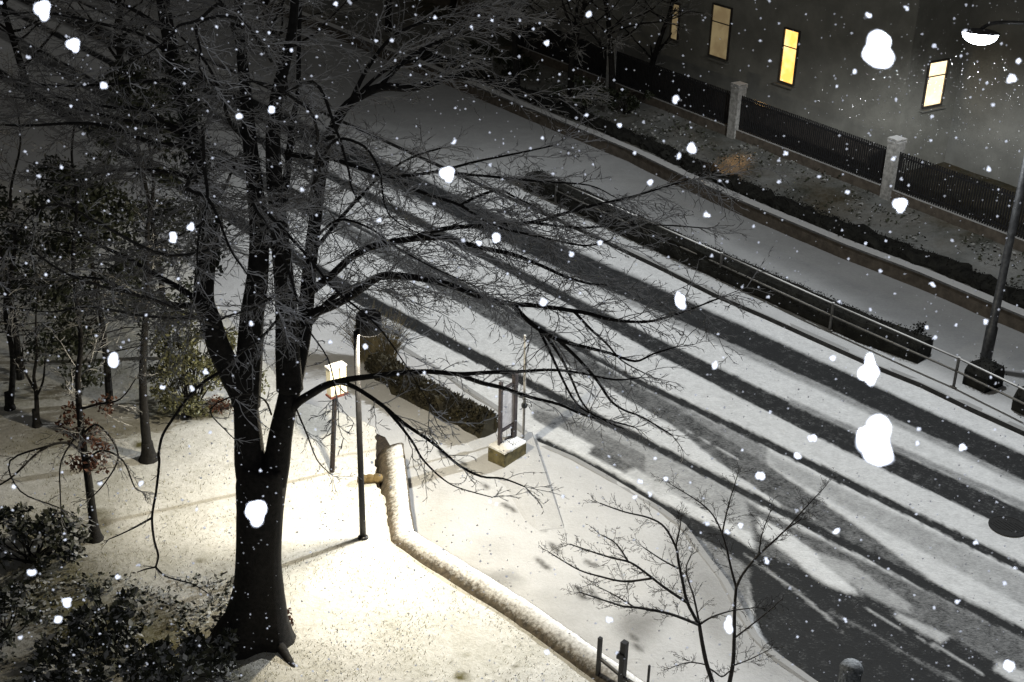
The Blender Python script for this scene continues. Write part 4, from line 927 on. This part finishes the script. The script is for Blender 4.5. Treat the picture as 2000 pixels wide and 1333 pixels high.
zl, zr_ = atY(978, 762, yl - .1)[2], atY(1004, 738, yl + .25)[2]; zt_ = (zl + zr_) / 2 + .0
for q, w in ((PLx, .032), (PRx, .045)):
    mb = MB(); mb.box((q[0], q[1], hp_ - .02), (w * 2, w * 2, zt_ + .15 - hp_), R(50), True); mb.build('post', MAT['rust'], ib)
u3 = PRx - PLx; u3[2] = 0; Lb = np.linalg.norm(u3); yb = math.atan2(u3[1], u3[0]); mc = (PLx + PRx) / 2
mb = MB(); mb.box((mc[0], mc[1], hp_ + .42), (Lb - .07, .03, zt_ - .55 - hp_), yb, True); mb.build('panel', MAT['board'], ib)
for zz in (hp_ + .36, zt_ - .06):
    mb = MB(); mb.box((mc[0], mc[1], zz), (Lb - .06, .05, .05), yb); mb.build('crossbar', MAT['rust'], ib)
SP = at(1022, 862); zs = atY(1028, 655, SP[1])[2]
sp = empty('slim_pole', SP, 'slim pale pole dusted with snow right of the info board', 'pole')
mb = MB(); mb.tube([SP, SP + (0, 0, 1.0), np.array([SP[0] - .03, SP[1], zs])], [.03, .028, .022], 8); mb.build('shaft', snowy('snowy_pole', (.30, .29, .27), -.2, .5, 14, .5, cap=.8), sp)
mb = MB(); zz = atY(1022, 792, SP[1])[2]; mb.lathe((SP[0], SP[1], zz - .06), [(.03, 0), (.06, .02), (.065, .08), (.035, .12)], 10); mb.build('clamp', MAT['steel'], sp)

# ------------------------------------------------------------------ tall street lamp
SB = at(1921, 722, 0.); SYp = SB[1]
stop = 7.9
sl = empty('street_lamp', SB, 'tall grey street lamp pole with a glowing white head in front of the house', 'street lamp')
head = atY(1915, 66, SYp + .5)
mb = MB(); mb.tube([SB + (0, 0, -.1), SB + (0, 0, 1.1), SB + (0, 0, 1.15), SB + (0, 0, head[2] + .1)], [.135, .135, .10, .065], 14); mb.build('pole', MAT['steel'], sl, True)
mb = MB(); mb.tube(smooth_path([SB + (0, 0, head[2] + .02), SB + np.array([-.15, -.05, head[2] + .32]), head + np.array([.35, .1, .22]), head + np.array([0, 0, .10])], 5), .04, 8); mb.build('arm', MAT['steel'], sl, True)
ax = unit(np.array([head[0] - SB[0], head[1] - SB[1], 0]))
def ellipsoid(mb, c, rx, ry, rz, z0, z1, ax, k=20, m=7):
    ay = np.array([-ax[1], ax[0], 0]); vs = []
    for i in range(m + 1):
        t = z0 + (z1 - z0) * i / m
        for j in range(k):
            a = 2 * math.pi * j / k; cr_ = math.cos(t); vs.append(c + ax * rx * cr_ * math.cos(a) + ay * ry * cr_ * math.sin(a) + np.array([0, 0, rz * math.sin(t)]))
    fs = [(i * k + j, i * k + (j + 1) % k, (i + 1) * k + (j + 1) % k, (i + 1) * k + j) for i in range(m) for j in range(k)]; mb.add(vs, fs + [tuple(range(k - 1, -1, -1)), tuple(range(m * k, m * k + k))])
mb = MB(); ellipsoid(mb, head + np.array([0, 0, .015]), .40, .20, .09, 0., 1.5, ax); mb.build('hood', MAT['steel'], sl, True)
mb = MB(); ellipsoid(mb, head, .37, .18, .24, -1.5, 0., ax); ln = mb.build('lens', emit('street_lens', (.86, .92, 1.), 40), sl, True)
lo = lamp('street_lamp_light', 'POINT', head + np.array([-.05, -.05, -.30]), 1700, (.95, .98, 1.), shadow_soft_size=.12)
def street_optic(light, road, back=.35, cmin=.40):
    """luminaire optic: even spread over the carriageway, cut off above 70 degrees, less towards the house side"""
    light.use_nodes = True; nt = light.node_tree; em = nt.nodes['Emission']
    tc = nt.nodes.new('ShaderNodeTexCoord'); sp = nt.nodes.new('ShaderNodeSeparateXYZ'); nt.links.new(tc.outputs['Normal'], sp.inputs[0])
    c = mth(nt, 'MULTIPLY', sp.outputs['Z'], OPT_SIGN)
    cl = mth(nt, 'MAXIMUM', c, cmin); inv = mth(nt, 'DIVIDE', 1., mth(nt, 'POWER', cl, 3.))
    cut = mrange(nt, c, .20, .46)
    f = mth(nt, 'ADD', mth(nt, 'MULTIPLY', sp.outputs['X'], float(road[0]) * -OPT_SIGN * -1), mth(nt, 'MULTIPLY', sp.outputs['Y'], float(road[1]) * -OPT_SIGN * -1))
    g = mrange(nt, f, -.35, .25, back, 1.)
    nt.links.new(mth(nt, 'MULTIPLY', mth(nt, 'MULTIPLY', inv, cut), g), em.inputs['Strength'])
OPT_SIGN = -1.
street_optic(lo.data, N, .28)

# ------------------------------------------------------------------ manhole, railing, bin
mc = at(1968, 1030, ZR); mb = MB(); mb.lathe(mc + np.array([0, 0, .016]), [(.36, 0), (.36, .012), (.33, .014), (.33, .009), (.0005, .009)][::-1][::-1], 36)
mh = empty('manhole_cover', mc, 'round black manhole cover melted clear in the snowy road', 'manhole cover'); mb.build('cover', MAT['manhole'], mh)
mb = MB()
for i in range(-3, 4): mb.box(mc + np.array([i * .08, 0, .027]), (.03, .5 - abs(i) * .09, .008), R(30))
mb.build('ribs', MAT['manhole'], mh)
RZ = .30
rp = [atY(1170, 1285, 15.75), atY(1215, 1322, 15.25), atY(1264, 1352, 14.75), atY(1320, 1395, 14.2)]
rr = empty('metal_railing', rp[1], 'short black metal railing starting at the near end of the low wall', 'railing')
for i, (p, tpx, w) in enumerate(zip(rp, [(1171, 1246), (1216, 1254), (1264, 1300), (1320, 1340)], (.028, .045, .014, .03))):
    tz = atY(tpx[0], tpx[1], p[1])[2]; mb = MB(); mb.box((p[0], p[1], -.1), (w * 2, w * 2, tz + .1), R(-40), True)
    if i == 1: mb.box((p[0] - .03, p[1], tz - .26), (.12, .10, .10), R(-40))
    mb.build('post', MAT['black'], rr)
mb = MB(); ra = [p.copy() for p in rp]; mb.tube(ra, .03, 8); mb.build('rail', MAT['black'], rr)
bp_ = at(1655, 1352, 0.); tz = atY(1655, 1296, bp_[1])[2]
bn = empty('litter_bin', bp_ - np.array([0, 0, .1]), 'grey ribbed litter bin with snow specks cut by the bottom edge', 'bin')
mb = MB(); mb.lathe((bp_[0], bp_[1], -.12), [(.15, 0), (.17, .1), (.17, tz)], 20); mb.build('body', MAT['bin'], bn)
mb = MB(); mb.lathe((bp_[0], bp_[1], tz - .119), [(.185, 0), (.185, .03), (.15, .10), (.03, .13)], 20); mb.build('lid', MAT['bin'], bn, True)

# ------------------------------------------------------------------ falling snow
random.seed(5); np.random.seed(5)
VAR = []
def ico():
    import bmesh
    bm = bmesh.new(); bmesh.ops.create_icosphere(bm, subdivisions=2, radius=1.); v = np.array([p.co[:] for p in bm.verts]); f = [tuple(x.index for x in q.verts) for q in bm.faces]; bm.free(); return v, f
IV, IF = ico()
for i in range(10):
    me_v, me_f = [], []
    for k in range(random.randint(3, 7) if i > 2 else 2 + i):
        c = np.random.randn(3) * (.34 if i > 2 else .2) * (1 if k else 0); r = random.uniform(.16, .40) if k else random.uniform(.36, .5)
        vs = IV * r * np.random.uniform(.6, 1.4, 3); vs = vs * (1 + np.array([noise.noise(Vector(q * 2.2) + Vector((i, k, 0))) for q in vs])[:, None] * .9) + c
        n0 = len(me_v); me_v += vs.tolist(); me_f += [tuple(a + n0 for a in f) for f in IF]
    a = np.array(me_v); a -= (np.max(a, 0) + np.min(a, 0)) / 2; a /= (np.max(a, 0) - np.min(a, 0))
    me = bpy.data.meshes.new('snowflake'); me.from_pydata(a.tolist(), [], me_f); me.update(); me.polygons.foreach_set('use_smooth', [True] * len(me.polygons)); me.materials.append(MAT['flake']); VAR.append(me)
GRP = 'snowflakes falling through the night air'
COMMON = 'small white snowflake falling through the night air'
def flake(px, py, w, h=None, label=COMMON, var=None, Dm=None):
    h = h or w; Dm = Dm or min(7.5, max(.75, .0135 * FPX / w * random.uniform(.8, 1.25)))
    o = bpy.data.objects.new('snowflake', VAR[var if var is not None else random.randrange(10)]); COL.objects.link(o); o.location = tuple(atD(px, py, Dm))
    w *= .86; h *= .86; s = w * Dm / FPX; o.scale = (s * 1.05, s, h * Dm / FPX * 1.05); o.rotation_euler = (R(-26), 0, random.uniform(-.5, .5)) if h != w else tuple(np.random.rand(3) * 6)
    return tag(o, label, 'snowflake', GRP)
for px, py, w, h, lab, v in [(1710, 858, 82, 92, 'largest blurred snowflake over the right hand road tracks', 0), (1697, 722, 36, 62, 'tall forked snowflake above the largest one', 2), (1716, 97, 52, 66, 'large oval snowflake between the two lit house windows', 0),
        (501, 1003, 38, 50, 'large snowflake in front of the big tree trunk', 1), (83, 22, 28, 38, 'bright snowflake near the top left corner', 1), (143, 90, 22, 25, 'bright snowflake just below the top left corner one', 1), (873, 342, 25, 29, 'bright snowflake over the middle of the tree crown', 1),
        (1330, 587, 24, 34, 'ragged snowflake over the far lane tracks', 4), (1423, 1220, 20, 36, 'long bright snowflake beside the young tree stem', 0), (221, 703, 22, 28, 'bright snowflake before the dark evergreen tree', 0), (1757, 402, 24, 26, 'bright snowflake under the second fence pillar', 1), (1885, 60, 10, 10, COMMON, None)]:
    flake(px, py, w, h, lab, v)
mid = [(1352,290,22),(1320,195,20),(204,168,17),(338,464,20),(373,443,19),(530,214,18),(468,228,17),(62,1118,19),(130,1178,20),(113,1210,19),(490,632,13),(970,464,20),(935,475,14),(886,277,13),(958,322,11),(1172,474,14),(1116,497,15),(1062,590,20),(1150,28,15),(1325,305,14),(1380,420,16),(1270,357,15),(1485,930,22),(1447,1027,15),(1380,1023,14),(1498,1095,17),(1240,972,12),(1720,530,10),(1820,557,14),(1925,629,13),(1826,660,13),(1557,890,18),(1587,858,20),(1396,714,17),(1880,875,18),(1970,1301,22),(1962,1140,12),(1556,998,11),(1633,1037,15),(1870,1175,13),(645,668,13),(713,678,13),(590,372,10),(740,430,13),(230,1127,13),(270,1105,10),(1068,1275,15),(1190,1210,18),(1627,700,16),(1792,866,13),(1795,838,12),(1650,1212,10),(1905,1060,12),(1250,940,14),(1300,935,13),(1270,965,14),(1100,970,10),(905,470,12),(1420,1040,14),(1205,1275,10),(165,165,8),(55,112,12),(40,1245,11),(75,345,11),(120,327,10),(375,760,14),(317,757,13),(275,945,14),(195,945,12),(410,845,9),(402,727,15),(655,8,12),(735,80,10),(765,80,12),(850,35,10),(1068,85,14),(1015,40,8),(1210,245,12),(1145,225,10),(1060,270,9),(1240,300,10),(1695,30,14),(1770,15,14),(1825,90,12),(1670,140,12),(1750,195,9),(1975,155,20),(1990,120,12),(1940,205,10),(1930,330,14),(1745,310,12),(1655,375,12),(1534,300,13),(1522,355,11),(1600,345,10),(1420,355,9),(1810,640,10),(1700,605,9),(1640,590,10),(1500,580,9),(1450,560,9),(1390,500,9),(1860,470,10),(1760,350,8)]
for x, y, w in mid: flake(x, y, w * .85)
for i in range(178):
    w = random.choice([4, 4.5, 5, 5, 5.5, 6, 6.5, 7.5]); flake(random.uniform(-150, 2150), random.uniform(-100, 1430), w, Dm=random.uniform(2.2, 6.5))
mb = MB()
lv_, lf_ = [], []
IV1 = np.array([(1,0,0),(-1,0,0),(0,1,0),(0,-1,0),(0,0,1),(0,0,-1)], float); IF1 = [(0,2,4),(2,1,4),(1,3,4),(3,0,4),(2,0,5),(1,2,5),(3,1,5),(0,3,5)]
for i in range(5200):
    Dm = random.uniform(4.2, 15); p = atD(random.uniform(-300, 2300), random.uniform(-200, 1500), Dm); s = random.uniform(.0025, .007) * (.5 + Dm / 12)
    mb.add(p + IV1 * s * np.random.uniform(.6, 1.3, (6, 1)), IF1)
for i in range(700):                            # flakes caught in the light of the street lamp
    p = head + np.random.randn(3) * np.array([1.6, 1.6, 1.3]) + np.array([0, 0, -1.2]); mb.add(p + IV1 * random.uniform(.002, .006), IF1)
o = mb.build('falling_snow', MAT['flake']); tag(o, kind='stuff')

# ------------------------------------------------------------------ camera, world, lights
cam = bpy.data.cameras.new('camera'); co = bpy.data.objects.new('camera', cam); COL.objects.link(co); scene.camera = co
cam.sensor_width = 36.; cam.lens = FPX / 2000 * 36; cam.dof.use_dof = True; cam.dof.focus_distance = 22.; cam.dof.aperture_fstop = 8.; cam.clip_start = .05; cam.clip_end = 2000
from mathutils import Matrix
Rm = Matrix(((M[0][0], -M[0][1], -M[0][2]), (M[1][0], -M[1][1], -M[1][2]), (M[2][0], -M[2][1], -M[2][2])))
co.matrix_world = Matrix.Translation(EYE.tolist()) @ Rm.to_4x4()
w = bpy.data.worlds.new('World'); scene.world = w; w.use_nodes = True
bg = w.node_tree.nodes['Background']
bg.inputs['Color'].default_value = (1., .975, .93, 1); bg.inputs['Strength'].default_value = .075
# the camera flash that lights the nearest flakes
lamp('camera_flash', 'POINT', EYE + np.array([.03, -.02, .06]), 850, (.80, .86, 1.), shadow_soft_size=.02)
# warm light leaving the yellow window
ws = lamp('window_light', 'SPOT', w3 - np.array([NFn[0], NFn[1], 0]) * .12, 4200, (1, .55, .2), shadow_soft_size=.3, spot_size=R(17), spot_blend=1.)
tg = at(1436, 318, .75); ws.rotation_euler = Vector(tg - np.array(ws.location)).to_track_quat('-Z', 'Y').to_euler()
scene.view_settings.view_transform = 'Standard'; scene.view_settings.look = 'None'; scene.view_settings.exposure = 0; scene.view_settings.gamma = 1
scene.render.engine = 'CYCLES'; scene.cycles.use_denoising = True; scene.cycles.max_bounces = 5; scene.cycles.diffuse_bounces = 3
scene.render.resolution_x = 1024; scene.render.resolution_y = 682
